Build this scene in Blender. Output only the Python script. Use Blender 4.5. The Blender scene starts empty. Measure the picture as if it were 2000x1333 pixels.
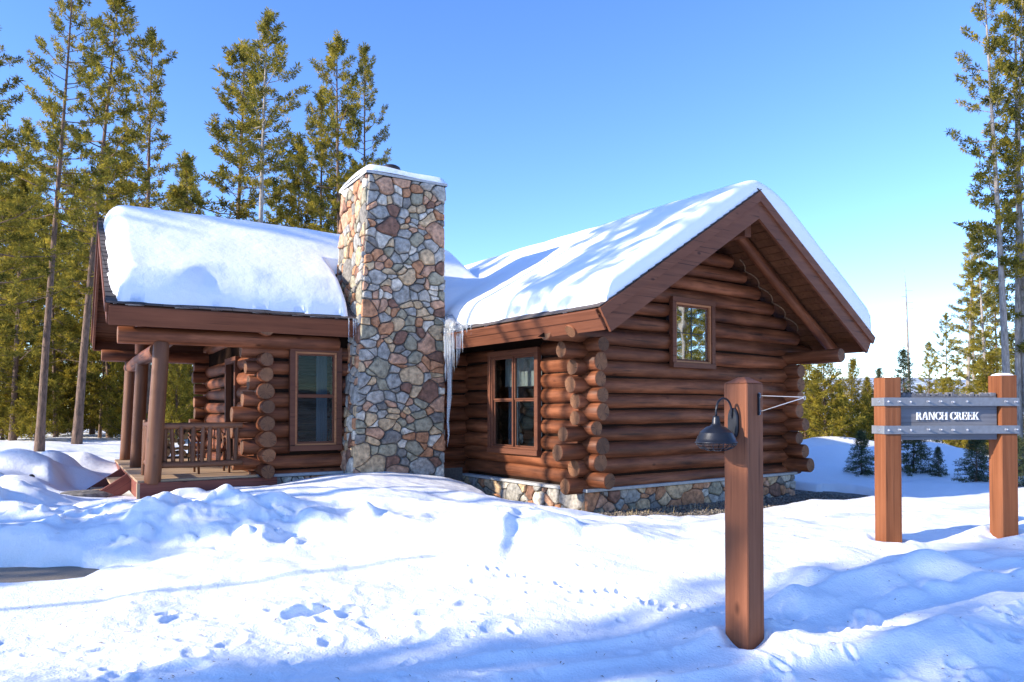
import bpy, math, random
import numpy as np
from mathutils import Matrix, Vector

# ------------------------------------------------------------------ camera, sky, sun, exposure
SC = bpy.context.scene
COL = SC.collection
R = math.radians
FPX, HOR, CZ = 1431.0, 800.0, 1.62            # focal length in photo pixels, horizon row, eye height
HEAD = R(54.4)
FW = np.array([math.cos(HEAD), math.sin(HEAD)]); RT = np.array([math.sin(HEAD), -math.cos(HEAD)])
PITCH = 1.0
cam = bpy.data.cameras.new('camera'); camo = bpy.data.objects.new('camera', cam); COL.objects.link(camo)
camo.location = (0, 0, CZ); camo.rotation_euler = (R(90 + PITCH), 0, HEAD - R(90))
cam.sensor_width = 36.0; cam.lens = FPX / 2000 * 36.0
cam.shift_y = (HOR - 666.5 - FPX * math.tan(R(PITCH))) / 2000
cam.clip_start = 0.05; cam.clip_end = 6000
SC.camera = camo

SUN_EL, SUN_AZ = R(23.0), R(180 - 13.0)        # azimuth counter-clockwise from +X
sdir = Vector((math.cos(SUN_EL) * math.cos(SUN_AZ), math.cos(SUN_EL) * math.sin(SUN_AZ), math.sin(SUN_EL)))
world = bpy.data.worlds.new('World'); SC.world = world; world.use_nodes = True
wn = world.node_tree.nodes; wl = world.node_tree.links; wn.clear()
sky = wn.new('ShaderNodeTexSky'); sky.sky_type = 'NISHITA'; sky.sun_disc = False
sky.sun_elevation = SUN_EL; sky.sun_rotation = math.atan2(sdir.x, sdir.y)
sky.altitude = 2600; sky.air_density = 1.0; sky.dust_density = .5; sky.ozone_density = 2.0
bg = wn.new('ShaderNodeBackground'); bg.inputs['Strength'].default_value = 0.145
wo = wn.new('ShaderNodeOutputWorld')
hsv = wn.new('ShaderNodeHueSaturation'); hsv.inputs['Saturation'].default_value = 1.2; hsv.inputs['Hue'].default_value = .512
wl.new(sky.outputs[0], hsv.inputs['Color']); wl.new(hsv.outputs[0], bg.inputs[0]); wl.new(bg.outputs[0], wo.inputs[0])
sl = bpy.data.lights.new('sun', 'SUN'); sl.energy = 2.8; sl.angle = R(0.55); sl.color = (1.0, 0.90, 0.76)
so = bpy.data.objects.new('sun', sl); COL.objects.link(so)
so.rotation_euler = sdir.to_track_quat('Z', 'Y').to_euler(); so.location = (-20, 5, 30)
SC.view_settings.view_transform = 'Standard'; SC.view_settings.look = 'None'
SC.view_settings.gamma = 1.0; SC.view_settings.use_curve_mapping = False
SC.view_settings.exposure = 1.62
SC.cycles.max_bounces = 6; SC.cycles.transparent_max_bounces = 12; SC.cycles.use_denoising = True

# ------------------------------------------------------------------ helpers
def cw(u, v):                                   # camera-right / camera-forward metres -> world xy
    return RT[0] * u + FW[0] * v, RT[1] * u + FW[1] * v
def px_uv(px, d): return (px - 1000) / FPX * d, d
def px_w(px, d): return cw(*px_uv(px, d))
WL = {}; WMX = {}                               # world location / matrix of each object
def place(name, data, parent=None, loc=(0, 0, 0), rot=None, **props):
    o = bpy.data.objects.new(name, data); COL.objects.link(o)
    loc = Vector(loc); WL[o] = loc
    m = Matrix.Translation(loc)
    if rot is not None: m = m @ rot.to_4x4()
    WMX[o] = m
    if parent: o.parent = parent; m = WMX[parent].inverted() @ m
    o.matrix_local = m
    for k, val in props.items(): o[k] = val
    return o
def mesh(verts, faces, mats, smooth=False, mi=None, name='m'):
    me = bpy.data.meshes.new(name)
    me.from_pydata([tuple(map(float, p)) for p in verts], [], [tuple(map(int, f)) for f in faces])
    for m in (mats if isinstance(mats, (list, tuple)) else [mats]): me.materials.append(m)
    if smooth: me.polygons.foreach_set('use_smooth', [True] * len(me.polygons))
    if mi is not None: me.polygons.foreach_set('material_index', list(mi))
    me.update(); return me
def bigmesh(V, Fc, mat, smooth=True):           # numpy arrays, constant face size
    me = bpy.data.meshes.new('m'); n = Fc.shape[1]
    me.vertices.add(len(V)); me.vertices.foreach_set('co', np.asarray(V, np.float32).ravel())
    me.loops.add(Fc.size); me.loops.foreach_set('vertex_index', Fc.ravel().astype(np.int32))
    me.polygons.add(len(Fc)); me.polygons.foreach_set('loop_start', np.arange(0, Fc.size, n, dtype=np.int32))
    me.polygons.foreach_set('loop_total', np.full(len(Fc), n, np.int32))
    me.polygons.foreach_set('use_smooth', np.full(len(Fc), smooth))
    me.materials.append(mat); me.update(calc_edges=True); me.validate(); return me
def wmesh(name, verts, faces, mats, parent=None, base=None, smooth=False, mi=None, **props):
    """verts in world space, origin put at parent's origin (or base)"""
    b = Vector(base) if base is not None else (WL[parent] if parent else Vector())
    V = [(p[0] - b.x, p[1] - b.y, p[2] - b.z) for p in verts]
    return place(name, mesh(V, faces, mats, smooth, mi), parent, b, None, **props)
def frame(d, up=(0, 0, 1)):
    x = Vector(d).normalized(); u = Vector(up)
    if abs(x.dot(u)) > .999: u = Vector((0, 1, 0))
    y = u.cross(x).normalized(); z = x.cross(y)
    return Matrix((x, y, z)).transposed()
def cbox(l, w, h, c=.006):
    a, b, d = l / 2, w / 2, h / 2; c = min(c, a * .4, b * .4, d * .4)
    V = []; idx = {}
    for sx in (-1, 1):
        for sy in (-1, 1):
            for sz in (-1, 1):
                for ax in range(3):
                    p = [sx * (a - c), sy * (b - c), sz * (d - c)]
                    p[ax] = (sx * a, sy * b, sz * d)[ax]
                    idx[(sx, sy, sz, ax)] = len(V); V.append(p)
    Fs = []
    def add(f):
        P = [Vector(V[i]) for i in f]; n = (P[1] - P[0]).cross(P[2] - P[0]); cc = sum(P, Vector()) / len(P)
        Fs.append(f if n.dot(cc) > 0 else f[::-1])
    for s in (-1, 1):
        add([idx[(s, y, z, 0)] for y, z in ((-1, -1), (1, -1), (1, 1), (-1, 1))])
        add([idx[(x, s, z, 1)] for x, z in ((-1, -1), (1, -1), (1, 1), (-1, 1))])
        add([idx[(x, y, s, 2)] for x, y in ((-1, -1), (1, -1), (1, 1), (-1, 1))])
    for s in (-1, 1):
        for t in (-1, 1):
            add([idx[(-1, s, t, 1)], idx[(1, s, t, 1)], idx[(1, s, t, 2)], idx[(-1, s, t, 2)]])
            add([idx[(s, -1, t, 0)], idx[(s, 1, t, 0)], idx[(s, 1, t, 2)], idx[(s, -1, t, 2)]])
            add([idx[(s, t, -1, 0)], idx[(s, t, 1, 0)], idx[(s, t, 1, 1)], idx[(s, t, -1, 1)]])
    for k in [(x, y, z) for x in (-1, 1) for y in (-1, 1) for z in (-1, 1)]:
        add([idx[k + (0,)], idx[k + (1,)], idx[k + (2,)]])
    return V, Fs
def beam(name, p0, p1, w, h, mat, parent=None, up=(0, 0, 1), c=.006, **props):
    p0, p1 = Vector(p0), Vector(p1)
    V, Fs = cbox((p1 - p0).length, w, h, c)
    return place(name, mesh(V, Fs, mat), parent, (p0 + p1) / 2, frame(p1 - p0, up), **props)
rng = random.Random(7)
def log(name, p0, p1, r0, r1, mats, parent=None, sides=16, wob=.019, seg=.28, seed=None, bend=0.0, smooth=True, **props):
    p0, p1 = Vector(p0), Vector(p1); L = (p1 - p0).length
    g = random.Random(rng.random() if seed is None else seed)
    n = max(2, int(L / seg)); V = []; Fs = []; mi = []
    ph = [g.uniform(0, 6.28) for _ in range(8)]
    knots = [(g.uniform(-L / 2, L / 2), g.uniform(0, 6.28), g.uniform(.006, .016)) for _ in range(int(L * 1.3))]
    xs = [-L / 2, -L / 2 + .012] + [-L / 2 + L * i / n for i in range(1, n)] + [L / 2 - .012, L / 2]
    for i, x in enumerate(xs):
        t = (x + L / 2) / L; r = r0 + (r1 - r0) * t
        if i in (0, len(xs) - 1): r *= .93
        oy = bend * math.sin(math.pi * t) + wob * .5 * math.sin(x * 1.3 + ph[0]); oz = wob * .5 * math.sin(x * 1.1 + ph[1])
        for j in range(sides):
            a = 2 * math.pi * j / sides
            q = r * (1 + wob * 1.6 * math.sin(2 * a + ph[2] + x * .7) + wob * math.sin(3 * a + ph[3] - x * 1.9) + wob * .8 * math.sin(5 * a + x * 3.1 + ph[4]))
            for kx, ka, kh in knots:
                dd = ((x - kx) / .12) ** 2 + ((((a - ka + math.pi) % (2 * math.pi)) - math.pi) / .5) ** 2
                if dd < 6: q += kh * math.exp(-dd)
            V.append((x, oy + q * math.cos(a), oz + q * math.sin(a)))
    m = len(xs)
    for i in range(m - 1):
        for j in range(sides):
            a, b = i * sides + j, i * sides + (j + 1) % sides
            Fs.append((a, a + sides, b + sides, b)); mi.append(0)
    Fs.append(tuple(range(sides))); mi.append(1)
    Fs.append(tuple((m - 1) * sides + j for j in range(sides))[::-1]); mi.append(1)
    me = mesh(V, Fs, mats, False, mi)
    me.polygons.foreach_set('use_smooth', [k == 0 and smooth for k in mi])
    return place(name, me, parent, (p0 + p1) / 2, frame(p1 - p0), **props)
def lathe(prof, n=32):
    V = []; Fs = []
    for r, z in prof:
        for j in range(n):
            a = 2 * math.pi * j / n; V.append((r * math.cos(a), r * math.sin(a), z))
    for i in range(len(prof) - 1):
        for j in range(n):
            a, b = i * n + j, i * n + (j + 1) % n; Fs.append((a, b, b + n, a + n))
    return V, Fs
def tube(pts, rad, n=8, cap=True):
    pts = [Vector(p) for p in pts]; V = []; Fs = []
    rr = rad if isinstance(rad, (list, tuple)) else [rad] * len(pts)
    for i, p in enumerate(pts):
        d = (pts[min(i + 1, len(pts) - 1)] - pts[max(i - 1, 0)]); f = frame(d, (0.02, .01, 1))
        for j in range(n):
            a = 2 * math.pi * j / n
            V.append(tuple(p + f @ Vector((0, rr[i] * math.cos(a), rr[i] * math.sin(a)))))
    for i in range(len(pts) - 1):
        for j in range(n):
            a, b = i * n + j, i * n + (j + 1) % n; Fs.append((a, b, b + n, a + n))
    if cap: Fs.append(tuple(range(n))[::-1]); Fs.append(tuple((len(pts) - 1) * n + j for j in range(n)))
    return V, Fs
# value noise
_P = np.random.RandomState(3).rand(512, 512)
def vnoise(x, y):
    xi = np.floor(x).astype(int); yi = np.floor(y).astype(int); fx = x - xi; fy = y - yi
    fx = fx * fx * (3 - 2 * fx); fy = fy * fy * (3 - 2 * fy)
    a = _P[xi % 512, yi % 512]; b = _P[(xi + 1) % 512, yi % 512]; c = _P[xi % 512, (yi + 1) % 512]; d = _P[(xi + 1) % 512, (yi + 1) % 512]
    return (a * (1 - fx) + b * fx) * (1 - fy) + (c * (1 - fx) + d * fx) * fy - .5
def fbm(x, y, o=4):
    s = 0; a = 1.0
    for i in range(o): s = s + a * vnoise(x * 2 ** i + 17.3 * i, y * 2 ** i + 9.1 * i); a *= .5
    return s
def sstep(a, b, x):
    t = np.clip((x - a) / (b - a), 0, 1); return t * t * (3 - 2 * t)

# ------------------------------------------------------------------ materials
def newmat(name):
    m = bpy.data.materials.new(name); m.use_nodes = True
    return m, m.node_tree.nodes, m.node_tree.links, m.node_tree.nodes['Principled BSDF']
def noise_node(n, l, scale, detail=4, vec=None, rough=.55):
    t = n.new('ShaderNodeTexNoise'); t.inputs['Scale'].default_value = scale; t.inputs['Detail'].default_value = detail
    t.inputs['Roughness'].default_value = rough
    if vec: l.new(vec, t.inputs['Vector'])
    return t
def ramp(n, l, fac, stops):
    r = n.new('ShaderNodeValToRGB'); cr = r.color_ramp
    while len(cr.elements) > 1: cr.elements.remove(cr.elements[-1])
    for i, (p, c) in enumerate(stops):
        e = cr.elements[0] if i == 0 else cr.elements.new(p)
        e.position = p; e.color = (*c, 1)
    l.new(fac, r.inputs[0]); return r
def bump(n, l, h, strength, dist, b):
    k = n.new('ShaderNodeBump'); k.inputs['Strength'].default_value = strength; k.inputs['Distance'].default_value = dist
    l.new(h, k.inputs['Height']); l.new(k.outputs[0], b.inputs['Normal']); return k
def mathn(n, l, op, a, b=None):
    k = n.new('ShaderNodeMath'); k.operation = op
    for i, x in enumerate((a, b)):
        if x is None: continue
        if isinstance(x, (int, float)): k.inputs[i].default_value = x
        else: l.new(x, k.inputs[i])
    return k.outputs[0]
def objcoord(n, l, scale=(1, 1, 1), rnd=True):
    tc = n.new('ShaderNodeTexCoord'); mp = n.new('ShaderNodeMapping'); mp.inputs['Scale'].default_value = scale
    src = tc.outputs['Object']
    if rnd:
        oi = n.new('ShaderNodeObjectInfo'); vm = n.new('ShaderNodeVectorMath'); vm.operation = 'ADD'
        cx = n.new('ShaderNodeCombineXYZ')
        for i, k in enumerate((37.0, 91.0, 53.0)): l.new(mathn(n, l, 'MULTIPLY', oi.outputs['Random'], k), cx.inputs[i])
        l.new(src, mp.inputs[0]); l.new(mp.outputs[0], vm.inputs[0]); l.new(cx.outputs[0], vm.inputs[1]); return vm.outputs[0]
    l.new(src, mp.inputs[0]); return mp.outputs[0]
def wood(name, dark, mid, light, rough=.55, gx=1.2, gy=14, bumpd=.004, coat=0.0, vary=.25):
    m, n, l, b = newmat(name)
    v = objcoord(n, l, (gx, gy, gy))
    g = noise_node(n, l, 1.0, 6, v, .6)
    v2 = objcoord(n, l, (.8, 1.5, 1.5)); blot = noise_node(n, l, 1.6, 3, v2)
    mix = mathn(n, l, 'ADD', mathn(n, l, 'MULTIPLY', g.outputs[0], .65), mathn(n, l, 'MULTIPLY', blot.outputs[0], .35))
    r = ramp(n, l, mix, [(.32, dark), (.5, mid), (.68, light)])
    oi = n.new('ShaderNodeObjectInfo'); hs = n.new('ShaderNodeHueSaturation')
    ck = noise_node(n, l, 1.0, 2, objcoord(n, l, (gx * .9, gy * 2.2, gy * 2.2))); ckr = ramp(n, l, ck.outputs[0], [(.30, (.25, .22, .2)), (.37, (1, 1, 1))])
    mxc = n.new('ShaderNodeMix'); mxc.data_type = 'RGBA'; mxc.blend_type = 'MULTIPLY'; mxc.inputs[0].default_value = .8
    l.new(r.outputs[0], mxc.inputs[6]); l.new(ckr.outputs[0], mxc.inputs[7])
    l.new(mathn(n, l, 'ADD', mathn(n, l, 'MULTIPLY', oi.outputs['Random'], vary), 1 - vary / 2), hs.inputs['Value'])
    vk = n.new('ShaderNodeTexVoronoi'); vk.inputs['Scale'].default_value = 1.0; l.new(objcoord(n, l, (1.6, 3.2, 3.2)), vk.inputs['Vector'])
    kr = ramp(n, l, vk.outputs['Distance'], [(.035, (.16, .12, .10)), (.10, (1, 1, 1))]); mk_ = n.new('ShaderNodeMix'); mk_.data_type = 'RGBA'; mk_.blend_type = 'MULTIPLY'; mk_.inputs[0].default_value = .75
    l.new(mxc.outputs[2], mk_.inputs[6]); l.new(kr.outputs[0], mk_.inputs[7])
    l.new(mk_.outputs[2], hs.inputs['Color']); l.new(hs.outputs[0], b.inputs['Base Color'])
    b.inputs['Specular IOR Level'].default_value = .22; b.inputs['Roughness'].default_value = rough; b.inputs['Coat Weight'].default_value = coat; b.inputs['Coat Roughness'].default_value = .35
    fine = noise_node(n, l, 1.0, 5, objcoord(n, l, (gx * 2, gy * 3, gy * 3)))
    bump(n, l, mathn(n, l, 'ADD', g.outputs[0], mathn(n, l, 'MULTIPLY', fine.outputs[0], .4)), .6, bumpd, b)
    return m
M_LOG = wood('log_stain', (.030, .009, .004), (.148, .047, .019), (.31, .112, .050), .55, .9, 9, .014, .03, .65)
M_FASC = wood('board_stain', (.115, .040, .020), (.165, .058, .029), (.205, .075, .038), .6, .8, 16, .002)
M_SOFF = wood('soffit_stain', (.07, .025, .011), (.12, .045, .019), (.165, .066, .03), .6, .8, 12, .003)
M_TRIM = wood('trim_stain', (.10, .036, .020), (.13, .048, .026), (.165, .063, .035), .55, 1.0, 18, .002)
M_SASH = wood('sash_wood', (.30, .12, .05), (.38, .16, .07), (.44, .20, .09), .5, 1.0, 18, .002)
M_LAMPP = wood('lamp_post_cedar', (.18, .062, .028), (.255, .09, .042), (.32, .12, .06), .7, .7, 22, .005)
M_SIGNP = wood('sign_post_cedar', (.17, .055, .022), (.245, .084, .033), (.31, .115, .05), .75, .7, 24, .005)
M_GREYW = wood('weathered_board', (.10, .10, .11), (.15, .15, .165), (.20, .20, .215), .85, .6, 30, .004)
M_DECK = wood('deck_boards', (.30, .20, .12), (.42, .29, .18), (.5, .36, .24), .75, .7, 20, .004)
M_SKIRT = wood('deck_skirt', (.16, .05, .035), (.21, .07, .048), (.25, .09, .06), .65, .7, 20, .003)
M_POST = wood('porch_log', (.085, .034, .016), (.15, .062, .030), (.22, .098, .050), .6, .8, 9, .006, .15, .2)
M_FIRE = wood('firewood_bark', (.10, .06, .04), (.2, .12, .07), (.32, .2, .11), .8, 1, 12, .006)
def endgrain(name, dark, light):
    m, n, l, b = newmat(name)
    tc = n.new('ShaderNodeTexCoord'); sp = n.new('ShaderNodeSeparateXYZ'); l.new(tc.outputs['Object'], sp.inputs[0])
    nz = noise_node(n, l, 9, 4, objcoord(n, l))
    rr = mathn(n, l, 'SQRT', mathn(n, l, 'ADD', mathn(n, l, 'MULTIPLY', sp.outputs[1], sp.outputs[1]), mathn(n, l, 'MULTIPLY', sp.outputs[2], sp.outputs[2])))
    ring = mathn(n, l, 'SINE', mathn(n, l, 'ADD', mathn(n, l, 'MULTIPLY', rr, 330), mathn(n, l, 'MULTIPLY', nz.outputs[0], 9)))
    ang = mathn(n, l, 'ARCTAN2', sp.outputs[1], sp.outputs[2])
    cx = n.new('ShaderNodeCombineXYZ'); l.new(mathn(n, l, 'MULTIPLY', ang, 5), cx.inputs[0]); l.new(mathn(n, l, 'MULTIPLY', rr, 3), cx.inputs[1])
    oi = n.new('ShaderNodeObjectInfo'); l.new(mathn(n, l, 'MULTIPLY', oi.outputs['Random'], 60), cx.inputs[2])
    rad = noise_node(n, l, 1.0, 3, cx.outputs[0])
    h = mathn(n, l, 'ADD', mathn(n, l, 'MULTIPLY', ring, .13), mathn(n, l, 'ADD', mathn(n, l, 'MULTIPLY', rad.outputs[0], .6), mathn(n, l, 'MULTIPLY', nz.outputs[0], .5)))
    r = ramp(n, l, h, [(.3, dark), (.75, light)]); hs = n.new('ShaderNodeHueSaturation'); l.new(mathn(n, l, 'ADD', mathn(n, l, 'MULTIPLY', oi.outputs['Random'], .6), .42), hs.inputs['Value'])
    crk = ramp(n, l, rad.outputs[0], [(.33, (.12, .1, .09)), (.39, (1, 1, 1))]); mm = n.new('ShaderNodeMix'); mm.data_type = 'RGBA'; mm.blend_type = 'MULTIPLY'; mm.inputs[0].default_value = .85; l.new(r.outputs[0], mm.inputs[6]); l.new(crk.outputs[0], mm.inputs[7])
    l.new(mm.outputs[2], hs.inputs['Color']); l.new(hs.outputs[0], b.inputs['Base Color'])
    b.inputs['Roughness'].default_value = .75; bump(n, l, h, .5, .006, b); return m
M_END = endgrain('log_end', (.085, .032, .013), (.29, .125, .05))
M_FEND = endgrain('firewood_end', (.25, .13, .05), (.55, .36, .17))
def plain(name, c, rough=.6, metal=0.0, var=.15, scale=8, bd=0.0):
    m, n, l, b = newmat(name); v = objcoord(n, l); t = noise_node(n, l, scale, 5, v)
    r = ramp(n, l, t.outputs[0], [(.3, tuple(x * (1 - var) for x in c)), (.7, tuple(min(1, x * (1 + var)) for x in c))])
    l.new(r.outputs[0], b.inputs['Base Color']); b.inputs['Roughness'].default_value = rough; b.inputs['Metallic'].default_value = metal
    if bd: bump(n, l, t.outputs[0], .6, bd, b)
    return m
M_METAL = plain('galvanised_steel', (.20, .21, .23), .55, .3, .12, 20)
M_BOLT = plain('bolt_steel', (.5, .5, .52), .4, .8, .1)
M_BLACK = plain('dark_bronze_metal', (.028, .03, .036), .38, .6, .25, 14)
M_WIRE = plain('zinc_wire', (.6, .6, .6), .35, .7)
M_CONC = plain('concrete', (.38, .38, .37), .85, 0, .15, 14, .004)
M_MORTAR = plain('mortar', (.12, .11, .10), .95, 0, .25, 30, .01)
M_WHITE = plain('white_lettering', (.82, .80, .78), .5, 0, .03)
M_DARK = plain('interior_dark', (.06, .05, .045), .9)
M_BACKSHADE = plain('backing_shade', (.02, .012, .009), .9)  # wall backing, shade of the gaps between logs put into its near-black colour
M_BACKSHADE.node_tree.nodes['Principled BSDF'].inputs['Specular IOR Level'].default_value = 0
M_CURT = plain('curtain_cloth', (.30, .31, .30), .9, 0, .08, 3)
M_BLIND = plain('blue_curtain', (.09, .12, .16), .9, 0, .1, 3)
M_GRASS = plain('dry_grass', (.42, .33, .17), .9, 0, .3, 5)
M_DARKM = plain('flue_metal', (.03, .022, .022), .5, .3)
STONES = [plain('stone_%s' % nm, tuple(1.16 * x for x in c), .8, 0, .5, 13, .014) for nm, c in (
    ('slate', (.165, .15, .13)), ('bluegrey', (.25, .24, .215)), ('tan', (.42, .295, .17)), ('rust', (.35, .165, .08)),
    ('salmon', (.39, .22, .135)), ('pale', (.47, .42, .34)), ('olive', (.24, .215, .15)), ('umber', (.17, .085, .055)), ('grey', (.31, .285, .245)))]
SW = [10, 11, 18, 15, 14, 9, 11, 5, 9]
def snowmat(name, fine=1.0, col=(.90, .915, .94)):
    m, n, l, b = newmat(name)
    tc = n.new('ShaderNodeTexCoord')
    a = noise_node(n, l, 7, 5, tc.outputs['Object']); g = noise_node(n, l, 60, 4, tc.outputs['Object'])
    b.inputs['Base Color'].default_value = (*col, 1); b.inputs['Roughness'].default_value = .55
    b.inputs['Specular IOR Level'].default_value = .25
    h = mathn(n, l, 'ADD', mathn(n, l, 'MULTIPLY', a.outputs[0], .8), mathn(n, l, 'MULTIPLY', g.outputs[0], .34 * fine))
    bump(n, l, h, .55, .045 * fine, b); return m
M_SNOW = snowmat('snow'); M_RSNOW = snowmat('roof_snow', .6)
m, n, l, b = newmat('ice'); b.inputs['Base Color'].default_value = (.88, .92, .95, 1); b.inputs['Roughness'].default_value = .12
b.inputs['Transmission Weight'].default_value = .75; b.inputs['IOR'].default_value = 1.31; M_ICE = m
def glass(name, refl):
    m, n, l, b = newmat(name); n.remove(b)
    g = n.new('ShaderNodeBsdfGlossy'); g.inputs['Roughness'].default_value = .015; g.inputs['Color'].default_value = (.92, .97, .95, 1)
    t = n.new('ShaderNodeBsdfTransparent'); t.inputs['Color'].default_value = (.8, .84, .84, 1)
    fr = n.new('ShaderNodeFresnel'); fr.inputs['IOR'].default_value = 1.45
    mx = n.new('ShaderNodeMixShader'); f = mathn(n, l, 'MINIMUM', mathn(n, l, 'ADD', mathn(n, l, 'MULTIPLY', fr.outputs[0], .28), refl), 1.0)
    tc = n.new('ShaderNodeTexCoord'); nz = noise_node(n, l, 2.2, 1, tc.outputs['Object'])
    bp = n.new('ShaderNodeBump'); bp.inputs['Strength'].default_value = .12; bp.inputs['Distance'].default_value = .02
    l.new(nz.outputs[0], bp.inputs['Height']); l.new(bp.outputs[0], g.inputs['Normal'])
    l.new(f, mx.inputs[0]); l.new(t.outputs[0], mx.inputs[1]); l.new(g.outputs[0], mx.inputs[2])
    l.new(mx.outputs[0], n['Material Output'].inputs[0]); return m
M_GLASS = glass('window_glass', .0); M_GLASS2 = glass('coated_glass', .45)
# shingles
m, n, l, b = newmat('shingle'); v = objcoord(n, l, (1, 1, 1), False)
br = n.new('ShaderNodeTexBrick'); br.inputs['Scale'].default_value = 1.0; br.inputs['Brick Width'].default_value = .26; br.inputs['Row Height'].default_value = 2.0
br.inputs['Mortar Size'].default_value = .006; br.inputs['Color1'].default_value = (.05, .042, .042, 1); br.inputs['Color2'].default_value = (.10, .08, .075, 1); br.inputs['Mortar'].default_value = (.012, .011, .012, 1)
l.new(v, br.inputs[0]); l.new(br.outputs[0], b.inputs['Base Color']); b.inputs['Roughness'].default_value = .95
t = noise_node(n, l, 180, 2, v); bump(n, l, t.outputs[0], .5, .004, b); M_SHIN = m
# gravel, asphalt, hills
m, n, l, b = newmat('gravel'); tc = n.new('ShaderNodeTexCoord'); vo = n.new('ShaderNodeTexVoronoi'); vo.inputs['Scale'].default_value = 32; l.new(tc.outputs['Object'], vo.inputs['Vector'])
r = ramp(n, l, vo.outputs['Color'], [(0, (.07, .06, .05)), (.5, (.19, .16, .13)), (1, (.34, .29, .23))]); l.new(r.outputs[0], b.inputs['Base Color'])
b.inputs['Roughness'].default_value = .9; bump(n, l, vo.outputs['Distance'], 1.0, .03, b); M_GRAVEL = m
m, n, l, b = newmat('asphalt'); tc = n.new('ShaderNodeTexCoord'); t = noise_node(n, l, 90, 5, tc.outputs['Object']); t2 = noise_node(n, l, 2, 3, tc.outputs['Object'])
r = ramp(n, l, mathn(n, l, 'ADD', mathn(n, l, 'MULTIPLY', t.outputs[0], .6), mathn(n, l, 'MULTIPLY', t2.outputs[0], .4)), [(.3, (.13, .11, .085)), (.7, (.29, .245, .19))]); l.new(r.outputs[0], b.inputs['Base Color'])
b.inputs['Roughness'].default_value = .85; bump(n, l, t.outputs[0], .7, .01, b); M_ASPH = m
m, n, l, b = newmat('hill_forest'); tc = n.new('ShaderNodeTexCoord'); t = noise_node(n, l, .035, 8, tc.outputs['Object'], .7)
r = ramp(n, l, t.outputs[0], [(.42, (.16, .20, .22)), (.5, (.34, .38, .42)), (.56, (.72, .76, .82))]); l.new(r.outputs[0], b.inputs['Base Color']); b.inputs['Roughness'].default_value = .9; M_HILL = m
def bark(name, a, c):
    m, n, l, b = newmat(name); v = objcoord(n, l, (7, 7, 1.6)); t = noise_node(n, l, 2.2, 6, v, .7)
    r = ramp(n, l, t.outputs[0], [(.35, a), (.65, c)]); l.new(r.outputs[0], b.inputs['Base Color']); b.inputs['Roughness'].default_value = .9
    bump(n, l, t.outputs[0], .9, .03, b); return m
M_BARK = bark('pine_bark', (.06, .04, .03), (.25, .155, .105)); M_BARKG = bark('grey_bark', (.17, .145, .12), (.46, .40, .34))
def needles(name, a, c, d):
    m, n, l, b = newmat(name); n.remove(b)
    tc = n.new('ShaderNodeTexCoord'); t = noise_node(n, l, 2.6, 4, tc.outputs['Object'], .65)
    r = ramp(n, l, t.outputs[0], [(.34, a), (.5, c), (.64, d)])
    oi = n.new('ShaderNodeObjectInfo'); hs = n.new('ShaderNodeHueSaturation'); l.new(mathn(n, l, 'ADD', mathn(n, l, 'MULTIPLY', oi.outputs['Random'], .35), .82), hs.inputs['Value']); l.new(r.outputs[0], hs.inputs['Color'])
    df = n.new('ShaderNodeBsdfDiffuse'); tr = n.new('ShaderNodeBsdfTranslucent'); mx = n.new('ShaderNodeMixShader'); mx.inputs[0].default_value = .35
    l.new(hs.outputs[0], df.inputs[0]); l.new(hs.outputs[0], tr.inputs[0]); l.new(df.outputs[0], mx.inputs[1]); l.new(tr.outputs[0], mx.inputs[2])
    l.new(mx.outputs[0], n['Material Output'].inputs[0]); return m
M_NEED = needles('pine_needles', (.05, .06, .018), (.24, .205, .038), (.52, .39, .055))
M_NEEDY = needles('young_pine_needles', (.11, .11, .024), (.26, .21, .034), (.40, .30, .04))
M_NEEDS = needles('spruce_needles', (.035, .055, .035), (.075, .10, .055), (.15, .16, .065))

# ------------------------------------------------------------------ layout of the cabin
C0 = np.array([7.941, 9.006]); GL = 5.38; OVG = 1.37; EAV = .95; INN = 3.63
TS = math.tan(R(31.9)); ZE = 3.07; ZR = ZE + (GL / 2 + EAV) * TS
I0 = C0 + np.array([0, INN]); BB = R(4.0)
X2 = np.array([math.cos(BB), -math.sin(BB)]); Y2 = np.array([math.sin(BB), math.cos(BB)])
def MP(k, y, z): p = I0 - k * X2 + y * Y2; return (p[0], p[1], z)          # main wing: k to the left, y to the back
def RP(x, y, z): return (C0[0] + x, C0[1] + y, z)                          # gabled wing
MW = 5.25; MK = 4.06; MEV = .5; MKE = 6.46; MZE = 3.24; MRUN = MW / 2 + MEV; MZR = MZE + MRUN * TS
RWL = 8.9                                                                  # gabled wing length

# ------------------------------------------------------------------ terrain
CP = [(1000, 4.35, 0), (0, 4.4, -.02), (1900, 4.5, -.03), (1450, 5.13, 0.0), (1733, 7.77, .27), (1958, 7.9, .26), (1250, 10.5, .03), (1450, 11.0, .0), (1000, 12.0, .12),
      (880, 13.4, .31), (760, 13.0, .43), (600, 12.4, .44), (480, 11.8, .38), (268, 10.4, .31), (190, 12.6, .12), (30, 12, .5), (0, 15, .55), (100, 7.5, .03), (-300, 7.5, .03), (0, 8.9, .26),
      (60, 10, .33), (300, 9.2, .44), (560, 9.2, .37), (420, 7.9, .06), (650, 7.9, .05), (200, 8.0, .04), (930, 8.4, .26), (800, 8.4, .13), (900, 7, .03), (1100, 8.6, .25), (1250, 9, .24), (1400, 7.6, .24),
      (1300, 6, .05), (600, 6.2, .0), (1650, 10, .24), (1620, 12.4, .02), (1750, 16, .0), (1900, 15, .1), (1700, 20, .25), (1850, 20, .14), (80, 20, .55), (150, 23, .55),
      (0, 40, .38), (500, 40, .4), (1000, 40, .3), (1500, 40, .2), (2000, 40, .2), (1000, 25, .3)]
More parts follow.
